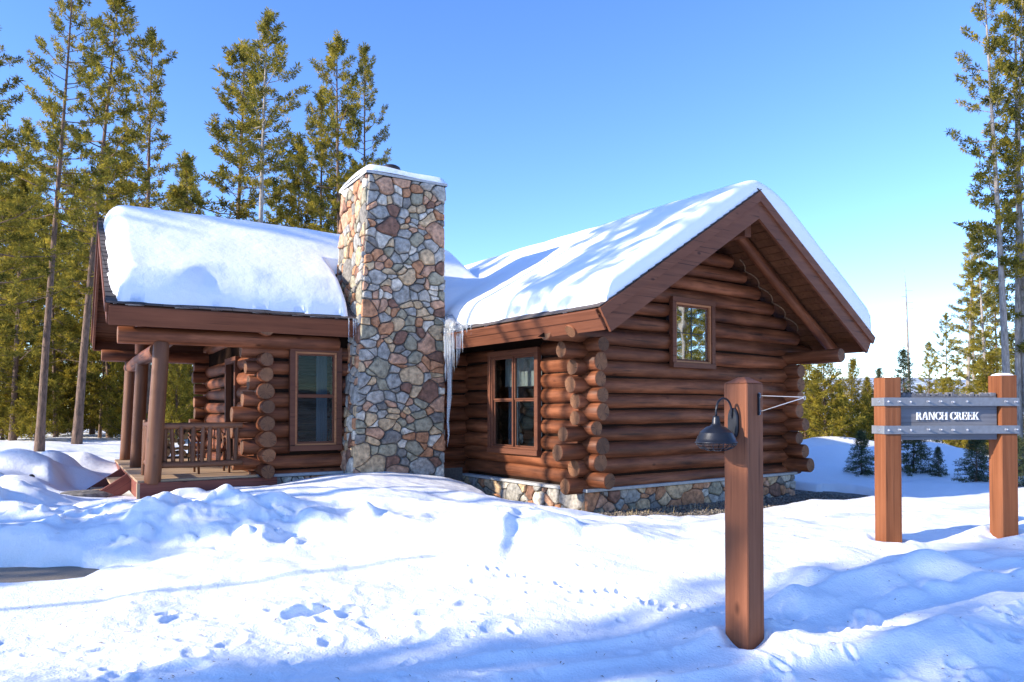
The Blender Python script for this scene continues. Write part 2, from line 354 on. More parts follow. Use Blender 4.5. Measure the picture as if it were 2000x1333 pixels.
cu = np.array([[*px_uv(p, d), z] for p, d, z in CP] + [[-12, -4, .0], [0, -8, .0], [12, -6, .0], [14, 6, .2], [-16, 6, .2], [0, 1, 0.0], [-5, 1.5, 0], [5, 1.5, 0], [0, 100, .4], [100, 30, .3], [-100, 30, .4], [0, -80, .3]])
def _k(r): return np.where(r > 0, r * r * np.log(np.maximum(r, 1e-9)), 0)
N_ = len(cu); A = np.zeros((N_ + 3, N_ + 3)); dd = np.hypot(cu[:, None, 0] - cu[None, :, 0], cu[:, None, 1] - cu[None, :, 1])
A[:N_, :N_] = _k(dd) + np.eye(N_) * .8; A[:N_, N_] = 1; A[:N_, N_ + 1:] = cu[:, :2]; A[N_, :N_] = 1; A[N_ + 1:, :N_] = cu[:, :2].T
WT = np.linalg.solve(A, np.concatenate([cu[:, 2], [0, 0, 0]]))
BUMPS = [  # photo px, depth, size along u, size along v, height
    (330, 8.9, .75, .45, .13), (230, 8.6, .35, .3, .10), (520, 9.3, .55, .4, .12), (430, 8.5, .5, .35, .08), (600, 8.6, .5, .25, -.08), (620, 8.9, .3, .25, .1), (800, 8.75, .5, .22, .10),
    (910, 8.35, .55, .34, .17), (1000, 8.6, .4, .3, .06), (60, 10.6, .5, .4, .2), (100, 14.6, .55, .45, .33), (90, 13.5, .7, .5, .28), (20, 13.3, .6, .5, .25), (165, 16.0, .45, .4, .3), (60, 9.6, .9, .3, .12),
    (1455, 5.13, .5, .4, .07), (1733, 7.77, .6, .5, .035), (1958, 7.9, .6, .5, .03), (1560, 5.75, .22, .2, .16), (1650, 6.1, .4, .25, .13), (1760, 6.4, .5, .22, .10), (1850, 6.35, .4, .3, .12), (1530, 5.3, .16, .16, .06), (1800, 5.0, .5, .25, .12), (1650, 5.05, .4, .2, .06), (1950, 5.3, .3, .3, .08), (1900, 7.0, .35, .16, .1),
    (1620, 20, 1.2, .8, .35), (1730, 21, 1.3, .8, .3), (1830, 21, 1.0, .7, .38), (1890, 20, .7, .6, .35), (1950, 18, .9, .6, .25), (1640, 24, 2, 1, .5), (900, 11.4, 1.2, .3, .06), (650, 10.6, 1.3, .3, .07), (1100, 10.2, 1.6, .35, .05), (760, 9.9, .8, .2, .06),
    (660, 11.3, .5, .15, -.05), (1750, 9.3, 1.2, .5, .05)]
def sdrect(x, y, o, ax, ay, x0, x1, y0, y1):
    px = (x - o[0]) * ax[0] + (y - o[1]) * ax[1]; py = (x - o[0]) * ay[0] + (y - o[1]) * ay[1]
    dx = np.maximum(x0 - px, px - x1); dy = np.maximum(y0 - py, py - y1)
    return np.hypot(np.maximum(dx, 0), np.maximum(dy, 0)) + np.minimum(np.maximum(dx, dy), 0), px, py
RS = np.random.RandomState(5)
FEET = []                                       # trampled spots: u, v, r, depth
for i in range(45): FEET.append((RS.uniform(-3.6, .0), RS.uniform(4.3, 6.2), RS.uniform(.05, .12), RS.uniform(.008, .028)))
for i in range(24): FEET.append((RS.uniform(-.6, 1.6), RS.uniform(4.6, 7.0), RS.uniform(.03, .07), RS.uniform(.006, .018)))
for i in range(9): t = i / 8; FEET.append((-1.72 + .24 * t + RS.normal(0, .012), 5.75 + .30 * t, .10 + .03 * math.sin(3.1 * t), .020))      # a dragged boot track
for i in range(26): t = i / 25; FEET.append((-.35 + 1.9 * t + RS.normal(0, .05), 7.2 - 1.5 * t + RS.normal(0, .07), .04, .022))
for i in range(40): FEET.append((RS.uniform(1.6, 4.2), RS.uniform(4.4, 5.6), RS.uniform(.04, .1), RS.uniform(.015, .05)))
for i in range(60): FEET.append((RS.uniform(-6, -2.4), RS.uniform(8.0, 9.6), RS.uniform(.05, .14), RS.uniform(-.05, .05)))
for pp, dd_ in ((1452, 5.13), (1733, 7.77), (1958, 7.92)):
    for k_ in range(3): FEET.append((*px_uv(pp + RS.uniform(-6, 6), dd_ + RS.uniform(-.03, .03)), .20, .022))
LUMPS = [(RS.uniform(-6.2, -1.6), RS.uniform(8.0, 9.5), RS.uniform(.10, .26), RS.uniform(.02, .075)) for _ in range(70)] + [(RS.uniform(-1.6, 1.6), RS.uniform(7.7, 9.6), RS.uniform(.2, .5), RS.uniform(.02, .07)) for _ in range(18)] + [(RS.uniform(-9, -5), RS.uniform(9, 15), RS.uniform(.2, .5), RS.uniform(.04, .14)) for _ in range(40)] + [(RS.uniform(1.9, 4.6), RS.uniform(4.6, 6.5), RS.uniform(.12, .3), RS.uniform(.02, .07)) for _ in range(26)]
def height(u, v):
    shp = np.shape(u); u = np.ravel(u).astype(float); v = np.ravel(v).astype(float)
    r = np.hypot(u, v); z = np.empty_like(u); rc = np.minimum(r, 90) / np.maximum(r, 1e-6); uu, vv = u * rc, v * rc
    for s in range(0, len(u), 40000):
        e = slice(s, s + 40000)
        z[e] = _k(np.hypot(uu[e, None] - cu[None, :, 0], vv[e, None] - cu[None, :, 1])) @ WT[:N_] + WT[N_] + WT[N_ + 1] * uu[e] + WT[N_ + 2] * vv[e]
    z = np.clip(z, -.2, 1.2)
    for p, d, su, sv, h in BUMPS:
        bu, bv = px_uv(p, d); z = z + h * np.exp(-((u - bu) / su) ** 2 - ((v - bv) / sv) ** 2)
    # wind-cut wedge in the middle of the yard
    wu, wv = px_uv(985, 7.9); e = np.exp(-((v - wv) / .55) ** 2); z = z + .11 * e * np.exp(-(np.maximum(wu - u, 0) / .55) ** 2) * (1 - sstep(-.02, .13, u - wu - .12 * (v - wv)))
    far = sstep(12, 60, r)
    mid = sstep(6.4, 7.6, v) * sstep(14, 11, r)
    z = z + (.10 + .05 * mid) * fbm(u * .45 + 3, v * .6, 3) + (.035 + .05 * mid) * fbm(u * 1.5, v * 2.3 + 8, 3) + .09 * np.exp(-((u + 3.6) / 2.4) ** 2 - ((v - 9.0) / .9) ** 2) * fbm(u * 3, v * 3.6 + 4, 4) * (1 - .5 * far) + .25 * far * fbm(u * .06, v * .06, 3)
    near = 1 - sstep(7, 11, r)
    rough = near * np.clip(sstep(.6, -1.2, u) * sstep(7.3, 6.3, v) + sstep(1.4, 2.2, u) * sstep(6.2, 5.4, v) + .9 * np.exp(-((u + 4.2) / 1.9) ** 2 - ((v - 8.6) / .8) ** 2), 0, 1)
    z = z + rough * (.030 * fbm(u * 2.2, v * 2.2, 5) - .012 * np.abs(fbm(u * 6, v * 6, 3))) + near * .006 * fbm(u * 9, v * 9, 3)
    for fu, fv, fr, fd in FEET:
        mk = (np.abs(u - fu) < fr * 3) & (np.abs(v - fv) < fr * 3)
        if mk.any():
            fa = fu * 37 + fv * 11; ca_, sa_ = math.cos(fa), math.sin(fa); du, dv = u[mk] - fu, v[mk] - fv; q = ((du * ca_ + dv * sa_) ** 2 * 2.2 + (dv * ca_ - du * sa_) ** 2 * .8) / fr ** 2 * (1 + .5 * vnoise(u[mk] * 12, v[mk] * 12)); z[mk] += -fd * np.exp(-q * q) + .35 * fd * np.exp(-((np.sqrt(np.maximum(q, 0)) - 1.45) / .4) ** 2)
    # tyre ridge lines in the shade of the foreground
    for q0, h in ((4.5, .05), (4.15, .035), (3.7, .04)):
        q = -.39 * u + .92 * v + .5 * fbm(u * .5, v * .5, 2); z = z + h * np.exp(-((q - q0) / .07) ** 2) * sstep(-1.5, 0.5, u) * near
    for fu, fv, fr, fd in LUMPS:
        mk = (np.abs(u - fu) < fr * 2.2) & (np.abs(v - fv) < fr * 2.2)
        if mk.any():
            fa = fu * 23 + fv * 7; ca_, sa_ = math.cos(fa), math.sin(fa); du, dv = u[mk] - fu, v[mk] - fv
            q = ((du * ca_ + dv * sa_) ** 2 * 1.7 + (dv * ca_ - du * sa_) ** 2) / fr ** 2 * (1 + .7 * vnoise(u[mk] * 6, v[mk] * 6)); z[mk] += fd * np.exp(-np.maximum(q, 0) ** 1.6)
    z = np.maximum(z, -.06)
    # bare asphalt at the left
    au, av = px_uv(30, 7.62); q = np.hypot((u - au) / (.75 + 9 * (u < au)), (v - av) / .36 ) + .35 * fbm(u * 2, v * 2, 3)
    z = np.where(q < 1.5, z * sstep(.8, 1.35, q) + (-.2) * (1 - sstep(.8, 1.35, q)), z)
    # melted strip round the gabled wing, house footprint, porch
    x = RT[0] * u + FW[0] * v; y = RT[1] * u + FW[1] * v
    nz = .22 * fbm(x * 1.1, y * 1.1, 3)
    d1, lx, ly = sdrect(x, y, C0, (1, 0), (0, 1), -.14, GL + .14, -.14, RWL)
    wd = np.where(lx < -.1, .60 - .2 * np.clip(ly - 1, 0, 2), np.where(ly < 0, .72 + .10 * np.clip(lx, 0, 6), 1.0)) + nz
    s = sstep(wd - .02, wd + .3, d1); z = z * s + (-.42) * (1 - s)
    d2, kx, ky = sdrect(x, y, I0, X2, Y2, -MK - .14, 2, -.14, MW); z = np.where(d2 < .02, -.4, z)
    d3, kx, ky = sdrect(x, y, I0, X2, Y2, -5.95, -MK, -.26, 5.5); z = np.where(d3 < 0, np.minimum(z, .15), z)
    d4, kx, ky = sdrect(x, y, I0, X2, Y2, -6.75, -6.0, .95, 2.65); s = sstep(-.02, .5, d4); z = np.minimum(z, .14) * (1 - s) + z * s
    return z.reshape(shp)
def hz(x, y):
    u = x * RT[0] + y * RT[1]; v = x * FW[0] + y * FW[1]; return float(height(np.array([u]), np.array([v]))[0])
th = np.concatenate([np.radians(np.arange(-180, -42, 3.0)), np.radians(np.arange(-42, 42, .11)), np.radians(np.arange(42, 180, 3.0))])
rr = np.concatenate([np.geomspace(.4, 3.6, 14)[:-1], np.geomspace(3.6, 16, 400)[:-1], np.geomspace(16, 45, 110)[:-1], np.geomspace(45, 1500, 40)])
TT, RRR = np.meshgrid(th, rr); U, V_ = RRR * np.sin(TT), RRR * np.cos(TT); Z = height(U, V_)
na, nr = len(th), len(rr)
P = np.stack([RT[0] * U + FW[0] * V_, RT[1] * U + FW[1] * V_, Z], -1).reshape(-1, 3)
ii, jj = np.meshgrid(np.arange(nr - 1), np.arange(na), indexing='ij'); j2 = (jj + 1) % na
Fq = np.stack([ii * na + jj, (ii + 1) * na + jj, (ii + 1) * na + j2, ii * na + j2], -1).reshape(-1, 4)[:, ::-1]
place('snow_ground', bigmesh(P, Fq, M_SNOW), kind='structure')
gx, gy = np.meshgrid(np.linspace(-2.2, GL + 2.4, 60), np.linspace(-2.6, 6, 60)); gz = -.05 - .09 * np.clip(gx / GL, 0, 1.2) + .02 * fbm(gx * 3, gy * 3, 3)
gv = np.stack([gx + C0[0], gy + C0[1], gz], -1).reshape(-1, 3); q = np.arange(59 * 60).reshape(59, 60)[:, :59].ravel()
place('gravel_strip', bigmesh(gv, np.stack([q, q + 1, q + 61, q + 60], -1), M_GRAVEL), kind='structure')
# loose pebbles lying on that strip
pv, pf = [], []
ico = [(0, 0, 1), (.9, 0, .2), (.3, .85, .2), (-.75, .5, .2), (-.75, -.5, .2), (.3, -.85, .2), (0, 0, -.6)]; icf = [(0, 1, 2), (0, 2, 3), (0, 3, 4), (0, 4, 5), (0, 5, 1), (6, 2, 1), (6, 3, 2), (6, 4, 3), (6, 5, 4), (6, 1, 5)]
for i in range(2600):
    if rng.random() < .72: x, y = rng.uniform(-.4, GL + 1), rng.uniform(-1.3, -.16)
    else: x, y = rng.choice([rng.uniform(-.9, -.16), rng.uniform(GL + .16, GL + 1)]), rng.uniform(-1, 3.2)
    s = rng.uniform(.012, .034); a = rng.uniform(0, 6.28); zz = -.05 - .09 * min(max(x / GL, 0), 1.2) + s * .2; b0 = len(pv)
    for px_, py_, pz_ in ico: pv.append((C0[0] + x + s * (px_ * math.cos(a) - py_ * math.sin(a)) * 1.2, C0[1] + y + s * (px_ * math.sin(a) + py_ * math.cos(a)), zz + s * pz_ * .8))
    pf += [tuple(b0 + k for k in f) for f in icf]
wmesh('pebbles', pv, pf, M_GRAVEL, kind='stuff', label='loose brown pebbles on the bare strip round the cabin', category='gravel')
gv = []; gf = []
for i in range(520):
    t = rng.random()
    if t < .5: x, y = -.14 - rng.uniform(.05, .5), rng.uniform(-.4, 2.6)
    else: x, y = rng.uniform(-.5, 4), -.14 - rng.uniform(.3, .75)
    z0 = -.05 - .09 * max(x / GL, 0); a = rng.uniform(0, 6.28); ln = rng.uniform(.04, .16); le = rng.uniform(.3, 1.4); b0 = len(gv); w = .004
    p = np.array(RP(x, y, z0)); d = np.array([math.cos(a) * math.cos(le), math.sin(a) * math.cos(le), math.sin(le)]) * ln; s_ = np.array([-math.sin(a), math.cos(a), 0]) * w
    gv += [tuple(p - s_), tuple(p + s_), tuple(p + d)]; gf.append((b0, b0 + 1, b0 + 2))
wmesh('dry_grass', gv, gf, M_GRASS, kind='stuff', label='dry straw grass along the cabin foundation', category='grass')
au, av = px_uv(-80, 7.45); ax_, ay_ = np.meshgrid(np.linspace(-7, 2.2, 40), np.linspace(-.6, .9, 14)); axw = RT[0] * (au + ax_) + FW[0] * (av + ay_); ayw = RT[1] * (au + ax_) + FW[1] * (av + ay_)
q = np.arange(13 * 40).reshape(13, 40)[:, :39].ravel()
place('asphalt_drive', bigmesh(np.stack([axw, ayw, -.085 + 0 * axw], -1).reshape(-1, 3), np.stack([q, q + 1, q + 41, q + 40], -1), M_ASPH), kind='structure')
# needle and bark crumbs fallen on the snow
gv = []; gf = []; lr = random.Random(31)
lu = np.array([lr.uniform(-1, 1) for _ in range(420)]); lv = np.array([4.3 + 8 * lr.random() ** 1.5 for _ in range(420)]); lu = lu * lv * .72; lz = height(lu, lv)
for i in range(420):
    x, y = cw(lu[i], lv[i]); a = lr.uniform(0, 6.28); ln = lr.uniform(.008, .035); w = lr.uniform(.002, .006); b0 = len(gv); c_, s_ = math.cos(a), math.sin(a)
    gv += [(x - c_ * ln - s_ * w, y - s_ * ln + c_ * w, lz[i] + .004), (x + s_ * w, y - c_ * w, lz[i] + .012), (x + c_ * ln, y + s_ * ln, lz[i] + .006), (x - s_ * w, y + c_ * w, lz[i] + .010)]; gf.append((b0, b0 + 1, b0 + 2, b0 + 3))
wmesh('needle_litter', gv, gf, M_FIRE, kind='stuff', label='scattered bark crumbs and needles on the snow', category='litter')
# far hills
hv, hf = [], []
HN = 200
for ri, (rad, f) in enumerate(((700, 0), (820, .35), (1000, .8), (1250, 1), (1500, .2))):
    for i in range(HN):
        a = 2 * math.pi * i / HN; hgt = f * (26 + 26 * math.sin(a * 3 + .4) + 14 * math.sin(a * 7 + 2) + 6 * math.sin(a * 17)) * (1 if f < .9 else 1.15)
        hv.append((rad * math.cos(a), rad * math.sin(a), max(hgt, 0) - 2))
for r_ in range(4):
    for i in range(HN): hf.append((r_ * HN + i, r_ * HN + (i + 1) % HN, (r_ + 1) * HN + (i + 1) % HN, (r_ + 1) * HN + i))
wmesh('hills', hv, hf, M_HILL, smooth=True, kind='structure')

# ------------------------------------------------------------------ the cabin
cabin = place('log_cabin', None, None, RP(0, 0, 0), label='dark stained log cabin with stone chimney, gabled wing and snowy roof', category='cabin')
LOGM = [M_LOG, M_END]
wins = {}
def part(name): return place(name, None, cabin, RP(0, 0, 0))
# walls: a board backing with the round logs as its pieces
def backing(name, pts, z0, z1, th=.1):
    (x0, y0), (x1, y1) = pts; d = Vector((x1 - x0, y1 - y0, 0)).normalized(); nn = Vector((-d.y, d.x, 0)) * th / 2
    a, b2 = Vector((x0, y0, 0)), Vector((x1, y1, 0)); V = []
    for z in (z0, z1): V += [tuple(a - nn + Vector((0, 0, z))), tuple(b2 - nn + Vector((0, 0, z))), tuple(b2 + nn + Vector((0, 0, z))), tuple(a + nn + Vector((0, 0, z)))]
    return V, [(0, 1, 5, 4), (1, 2, 6, 5), (2, 3, 7, 6), (3, 0, 4, 7), (4, 5, 6, 7), (3, 2, 1, 0)]
def wall_with_hole(name, A, B, z0, z1, hole=None, th=.1):
    """backing from A to B (xy), hole=(s0,s1,h0,h1) in metres along the wall"""
    A = np.array(A[:2]); B = np.array(B[:2]); L = np.linalg.norm(B - A); d = (B - A) / L; V = []; Fs = []
    def seg(s0, s1, h0, h1):
        v, f = backing(name, (A + d * s0, A + d * s1), h0, h1, th); o = len(V); V.extend(v); Fs.extend([tuple(k + o for k in ff) for ff in f])
    if hole is None: seg(0, L, z0, z1)
    else:
        s0, s1, h0, h1 = hole
        seg(0, s0, z0, z1); seg(s1, L, z0, z1); seg(s0 - .002, s1 + .002, z0, h0); seg(s0 - .002, s1 + .002, h1, z1)
    return wmesh(name, V, Fs, M_BACKSHADE, cabin)
CZX0, CRS = .405, .27
WG = (1.85, 3.00, 2.36, 3.62)                 # gable window: x0 x1 z0 z1 outer trim
WLW = (1.06, 2.62, .81, 2.71)                   # window in the gabled wing's left wall: y0 y1 z0 z1
WM = (2.69, 3.63, .885, 2.74)                  # main wing window: k0 k1 z0 z1
def logrun(parent, A, B, z, r, ext0, ext1, hole=None, jit=.01):
    """one course from A to B; hole=(s0,s1) cuts it"""
    A, B = np.array(A), np.array(B); L = np.linalg.norm(B - A); d = (B - A) / L
    segs = [(-ext0, L + ext1)]
    if hole: segs = [(-ext0, hole[0]), (hole[1], L + ext1)]
    flip = rng.random() < .5
    for s0, s1 in segs:
        if s1 - s0 < .1: continue
        p, q = A + d * s0, A + d * s1; r0, r1 = (r + .006, r - .008) if flip else (r - .008, r + .006)
        zz = z + rng.uniform(-jit, jit) * .6; dv = rng.uniform(-.012, .009); r0 += dv; r1 += dv
        log('log', (p[0], p[1], zz), (q[0], q[1], zz), r0, r1, LOGM, parent)
RC = .137
# --- gable wall (front of the gabled wing)
gw = wall_with_hole('gable_wall', RP(0, 0, 0), RP(GL, 0, 0), .25, 2.75, (WG[0] + .06, WG[1] - .06, WG[2] + .05, 2.75))
tz = ZR - .42
for i in range(17):
    z = CZX0 + CRS * i
    if z < 2.82:
        hole = (WG[0] + .03, WG[1] - .03) if WG[2] + .02 < z < WG[3] else None
        ex = .24 + .38 * rng.random() + (.12 if i < 1 else 0)
        exr = .1
        if i == 0: logrun(gw, RP(0, 0, 0)[:2], RP(GL, 0, 0)[:2], z - .01, RC * .9, .46, .46)
        else: logrun(gw, RP(0, 0, 0)[:2], RP(GL, 0, 0)[:2], z, RC, ex, .3, hole)
    else:
        half = (ZR - .30 - z) / TS
        if half < .25: break
        hole = (WG[0] + .03 - (GL / 2 - half), WG[1] - .03 - (GL / 2 - half)) if z < WG[3] else None
        logrun(gw, RP(GL / 2 - half, 0, 0)[:2], RP(GL / 2 + half, 0, 0)[:2], z, RC, 0, 0, hole)
hb = (2.75, ZR - .25)
zsl = lambda x: ZR - .3 - abs(GL / 2 - x) * TS
w0, w1, wt = WG[0] + .06, WG[1] - .06, WG[3] - .05
V = [RP(GL / 2 - (ZR - .3 - 2.75) / TS, .03, 2.751), RP(w0, .03, 2.751), RP(w0, .03, wt), RP(w0, .03, zsl(w0)), RP(w1, .03, 2.751), RP(GL / 2 + (ZR - .3 - 2.75) / TS, .03, 2.751), RP(w1, .03, zsl(w1)), RP(w1, .03, wt), RP(GL / 2, .03, ZR - .3)]
wmesh('gable_backing', V, [(0, 1, 2, 3), (4, 5, 6, 7), (2, 7, 6, 8, 3)], M_BACKSHADE, cabin)
# --- left wall of the gabled wing and its far right wall
lw = wall_with_hole('side_wall', RP(0, 0, 0), RP(0, RWL, 0), .25, 2.9, (WLW[0] + .06, WLW[1] - .06, WLW[2] + .05, WLW[3] - .05))
rw = wall_with_hole('side_wall', RP(GL, 0, 0), RP(GL, RWL, 0), .25, 2.9)
ry = wall_with_hole('rear_wall', RP(0, RWL, 0), RP(GL, RWL, 0), .25, 2.9)
wmesh('rear_gable', [RP(-.2, RWL, 2.9), RP(GL + .2, RWL, 2.9), RP(GL / 2, RWL, ZR - .3)], [(0, 1, 2)], M_BACKSHADE, cabin)
for i in range(9):
    z = .50 + CRS * i
    e = (.55 if i == 0 else .24 + .36 * rng.random())
    hole = (WLW[0] + .03, WLW[1] - .03) if WLW[2] + .02 < z < WLW[3] - .02 else None
    if i == 8: e = .42
    logrun(lw, RP(0, 0, 0)[:2], RP(0, RWL, 0)[:2], z, RC, e, .3, hole)
    logrun(rw, RP(GL, 0, 0)[:2], RP(GL, RWL, 0)[:2], z, RC, (.6 if i == 0 else .36 + .14 * rng.random()) if i < 8 else OVG - .1, .3)
# --- main wing
mw = wall_with_hole('front_wall', MP(MK, 0, 0), MP(0, 0, 0), .4, 3.1, (MK - WM[1] + .06, MK - WM[0] - .06, WM[2] + .05, WM[3] - .05))
DOOR = (1.55, 2.55)
ew = wall_with_hole('porch_wall', MP(MK, 0, 0), MP(MK, MW, 0), .4, 3.0, None)
bw = wall_with_hole('rear_wall', MP(MK, MW, 0), MP(-.3, MW, 0), .3, 3.1)
for i in range(9):
    z = .70 + .275 * (i - 1)
    hole = (MK - WM[1] + .03, MK - WM[0] - .03) if WM[2] + .02 < z < WM[3] - .02 else None
    last = i == 8
    logrun(mw, MP(MK, 0, 0)[:2], MP(0, 0, 0)[:2], z, RC, (.22 + .32 * rng.random()) if i else .2, 0, hole)
    logrun(bw, MP(MK, MW, 0)[:2], MP(0, MW, 0)[:2], z, RC, .32 + .15 * rng.random(), 0)
    z2 = .557 + .275 * i
    if z2 < 2.75:
        hole = (DOOR[0], DOOR[1]) if z2 < 2.5 else None
        logrun(ew, MP(MK, 0, 0)[:2], MP(MK, MW, 0)[:2], z2, RC - .004, .5 if i == 0 else .2 + .3 * rng.random(), .3, hole)
# main plate log running out over the porch, rear plate, gable logs of the porch end
log('plate_log', MP(6.30, -.12, 2.80), MP(2.75, -.12, 2.80), .135, .145, LOGM, cabin)
log('plate_log', MP(6.30, MW, 2.80), MP(0, MW, 2.80), .135, .145, LOGM, cabin)
for i in range(8):
    z = 3.02 + .27 * i; half = (MZR - .3 - z) / TS
    if half < .2: break
    logrun(ew, MP(MK, MW / 2 - half, 0)[:2], MP(MK, MW / 2 + half, 0)[:2], z, RC, 0, 0)
wmesh('porch_gable_backing', [MP(MK - .02, -.1, 2.9), MP(MK - .02, MW + .1, 2.9), MP(MK - .02, MW / 2, MZR - .3)], [(0, 1, 2)], M_BACKSHADE, cabin)
# ceiling and floor so the rooms are dark
wmesh('floor', [RP(.05, .05, .4), RP(GL - .05, .05, .4), RP(GL - .05, RWL - .05, .4), RP(.05, RWL - .05, .4)], [(0, 1, 2, 3)], M_DARK, cabin)
wmesh('floor', [MP(MK - .05, .05, .45), MP(-.1, .05, .45), MP(-.1, MW - .05, .45), MP(MK - .05, MW - .05, .45)], [(0, 1, 2, 3)], M_DARK, cabin)
# --- foundation and stones
def clip_poly(poly, a, b2, c):                  # keep a*x+b*y<=c
    out = []
    for i in range(len(poly)):
        p, q = poly[i], poly[(i + 1) % len(poly)]; dp, dq = a * p[0] + b2 * p[1] - c, a * q[0] + b2 * q[1] - c
        if dp <= 0: out.append(p)
        if dp * dq < 0: t = dp / (dp - dq); out.append((p[0] + t * (q[0] - p[0]), p[1] + t * (q[1] - p[1])))
    return out
def rubble(w, h, size, seed, asp=1.25):
    g = random.Random(seed); pts = []
    tries = 0
    while tries < 4000:
        p = (g.uniform(0, w), g.uniform(0, h)); md = size * g.choice([.5, .62, .8, 1.0, 1.2, 1.5, 1.75]); tries += 1
        if all(math.hypot((p[0] - q[0]) / asp, p[1] - q[1]) > (md + q[2]) / 2.25 for q in pts): pts.append((p[0], p[1], md))
    polys = []
    for i, p in enumerate(pts):
        poly = [(-.02, -.01), (w + .02, -.01), (w + .02, h + .005), (-.02, h + .005)]
        for j, q in enumerate(pts):
            if i == j: continue
            dx, dy = (q[0] - p[0]) / asp ** 2, q[1] - p[1]
            if math.hypot(q[0] - p[0], dy) > size * 4: continue
            t = .5 + .5 * (p[2] ** 2 - q[2] ** 2) * .35 / max((q[0] - p[0]) ** 2 / asp ** 2 + dy ** 2, 1e-6); t = min(max(t, .3), .7)
            mx, my = p[0] + (q[0] - p[0]) * t, p[1] + dy * t
            poly = clip_poly(poly, dx, dy, dx * mx + dy * my)
            if len(poly) < 3: break
        if len(poly) < 3: continue
        ar = .5 * sum(poly[k][0] * poly[(k + 1) % len(poly)][1] - poly[(k + 1) % len(poly)][0] * poly[k][1] for k in range(len(poly)))
        if ar < .0025: continue
        polys.append(poly)
    return polys
def stone_face(parent, quad, nrm, size, seed, depth=.045, asp=1.25, gap=.0085):
    """quad: bottom-left, bottom-right, top-right, top-left (world), nrm outward"""
    q = [np.array(p, float) for p in quad]; w = (np.linalg.norm(q[1] - q[0]) + np.linalg.norm(q[2] - q[3])) / 2; h = (np.linalg.norm(q[3] - q[0]) + np.linalg.norm(q[2] - q[1])) / 2
    nrm = np.array(nrm, float); nrm /= np.linalg.norm(nrm); g = random.Random(seed * 3 + 1)
    def mp(x, y, o): s, t = x / w, y / h; return (q[0] * (1 - s) + q[1] * s) * (1 - t) + (q[3] * (1 - s) + q[2] * s) * t + nrm * o
    for poly in rubble(w, h, size, seed, asp):
        P = []
        for i in range(len(poly)):              # bend the joints so that no two stones look alike
            a, b2 = poly[i], poly[(i + 1) % len(poly)]; m_ = max(1, int(math.hypot(b2[0] - a[0], b2[1] - a[1]) / .055))
            for j in range(m_):
                x, y = a[0] + (b2[0] - a[0]) * j / m_, a[1] + (b2[1] - a[1]) * j / m_; x0_, y0_ = x, y
                am = min(1, max(0, min(x, w - x) / .12)); an = min(1, max(0, min(y, h - y) / .12))
                x += am * .15 * float(vnoise(np.array(x0_ * 4.3 + seed * 7), np.array(y0_ * 4.3))) ; y += an * .15 * float(vnoise(np.array(x0_ * 4.3 + 90), np.array(y0_ * 4.3 + seed * 5)))
                P.append((x, y))
        # inset, wobble and round the corners
        cx = sum(p[0] for p in P) / len(P); cy = sum(p[1] for p in P) / len(P)
        Q = []
        for i in range(len(P)):
            a, b2 = P[i], P[(i + 1) % len(P)]
            if math.hypot(b2[0] - a[0], b2[1] - a[1]) > size * 9: Q += [a, ((a[0] + b2[0]) / 2 + g.uniform(-.012, .012), (a[1] + b2[1]) / 2 + g.uniform(-.012, .012))]
            else: Q.append(a)
        rd = g.choice([.2, .25]); C = []
        for i in range(len(Q)):
            a, b2 = Q[i], Q[(i + 1) % len(Q)]
            C += [(a[0] * (1 - rd) + b2[0] * rd, a[1] * (1 - rd) + b2[1] * rd), (a[0] * rd + b2[0] * (1 - rd), a[1] * rd + b2[1] * (1 - rd))]
        dep = depth * g.uniform(.55, 1.35); tilt = (g.uniform(-.10, .10), g.uniform(-.10, .10)); n_ = len(C); V = []
        rad = sum(math.hypot(p[0] - cx, p[1] - cy) for p in C) / n_
        for fr, o in ((1 - gap / rad, -.02), (1 - gap / rad - .02, dep * .55), (.86 - gap / rad, dep * .93), (.45, dep * 1.0)):
            for p in C:
                x, y = cx + (p[0] - cx) * fr, cy + (p[1] - cy) * fr
                oo = o if o < 0 else o + tilt[0] * (x - cx) + tilt[1] * (y - cy) + g.uniform(-.004, .004)
                V.append(mp(x, y, oo))
        V.append(mp(cx, cy, dep * 1.04)); Fs = []
        for k in range(3):
            for i in range(n_): a, b2 = k * n_ + i, k * n_ + (i + 1) % n_; Fs.append((a, b2, b2 + n_, a + n_))
        for i in range(n_): Fs.append((3 * n_ + i, 3 * n_ + (i + 1) % n_, 4 * n_))
        c0 = V[-1]; me_mat = g.choices(STONES, SW)[0]
        wv = [tuple(v) for v in V]
        o_ = place('stone', mesh([tuple(np.array(v) - c0) for v in wv], Fs, me_mat), parent, tuple(c0))
fv, ff = backing('f', (RP(-.11, 0, 0)[:2], RP(GL + .11, 0, 0)[:2]), -.45, .30, .26)
fnd = wmesh('foundation', fv, ff, M_MORTAR, cabin)
fv, ff = backing('f', (RP(0, 0.131, 0)[:2], RP(0, INN, 0)[:2]), -.45, .298, .24); wmesh('foundation_core', fv, ff, M_MORTAR, fnd)
fv, ff = backing('f', (RP(GL, 0.131, 0)[:2], RP(GL, RWL, 0)[:2]), -.45, .298, .24); wmesh('foundation_core', fv, ff, M_MORTAR, fnd)
fv, ff = backing('f', (MP(MK + .1, 0, 0)[:2], MP(0.2, 0, 0)[:2]), -.3, .46, .3); wmesh('foundation_core', fv, ff, M_MORTAR, fnd)
stone_face(fnd, [RP(-.13, -.13, -.42), RP(GL + .13, -.13, -.42), RP(GL + .13, -.13, .285), RP(-.13, -.13, .285)], (0, -1, 0), .25, 11)
stone_face(fnd, [RP(-.12, INN, -.30), RP(-.12, -.10, -.30), RP(-.12, -.10, .285), RP(-.12, INN, .285)], (-1, 0, 0), .26, 12)
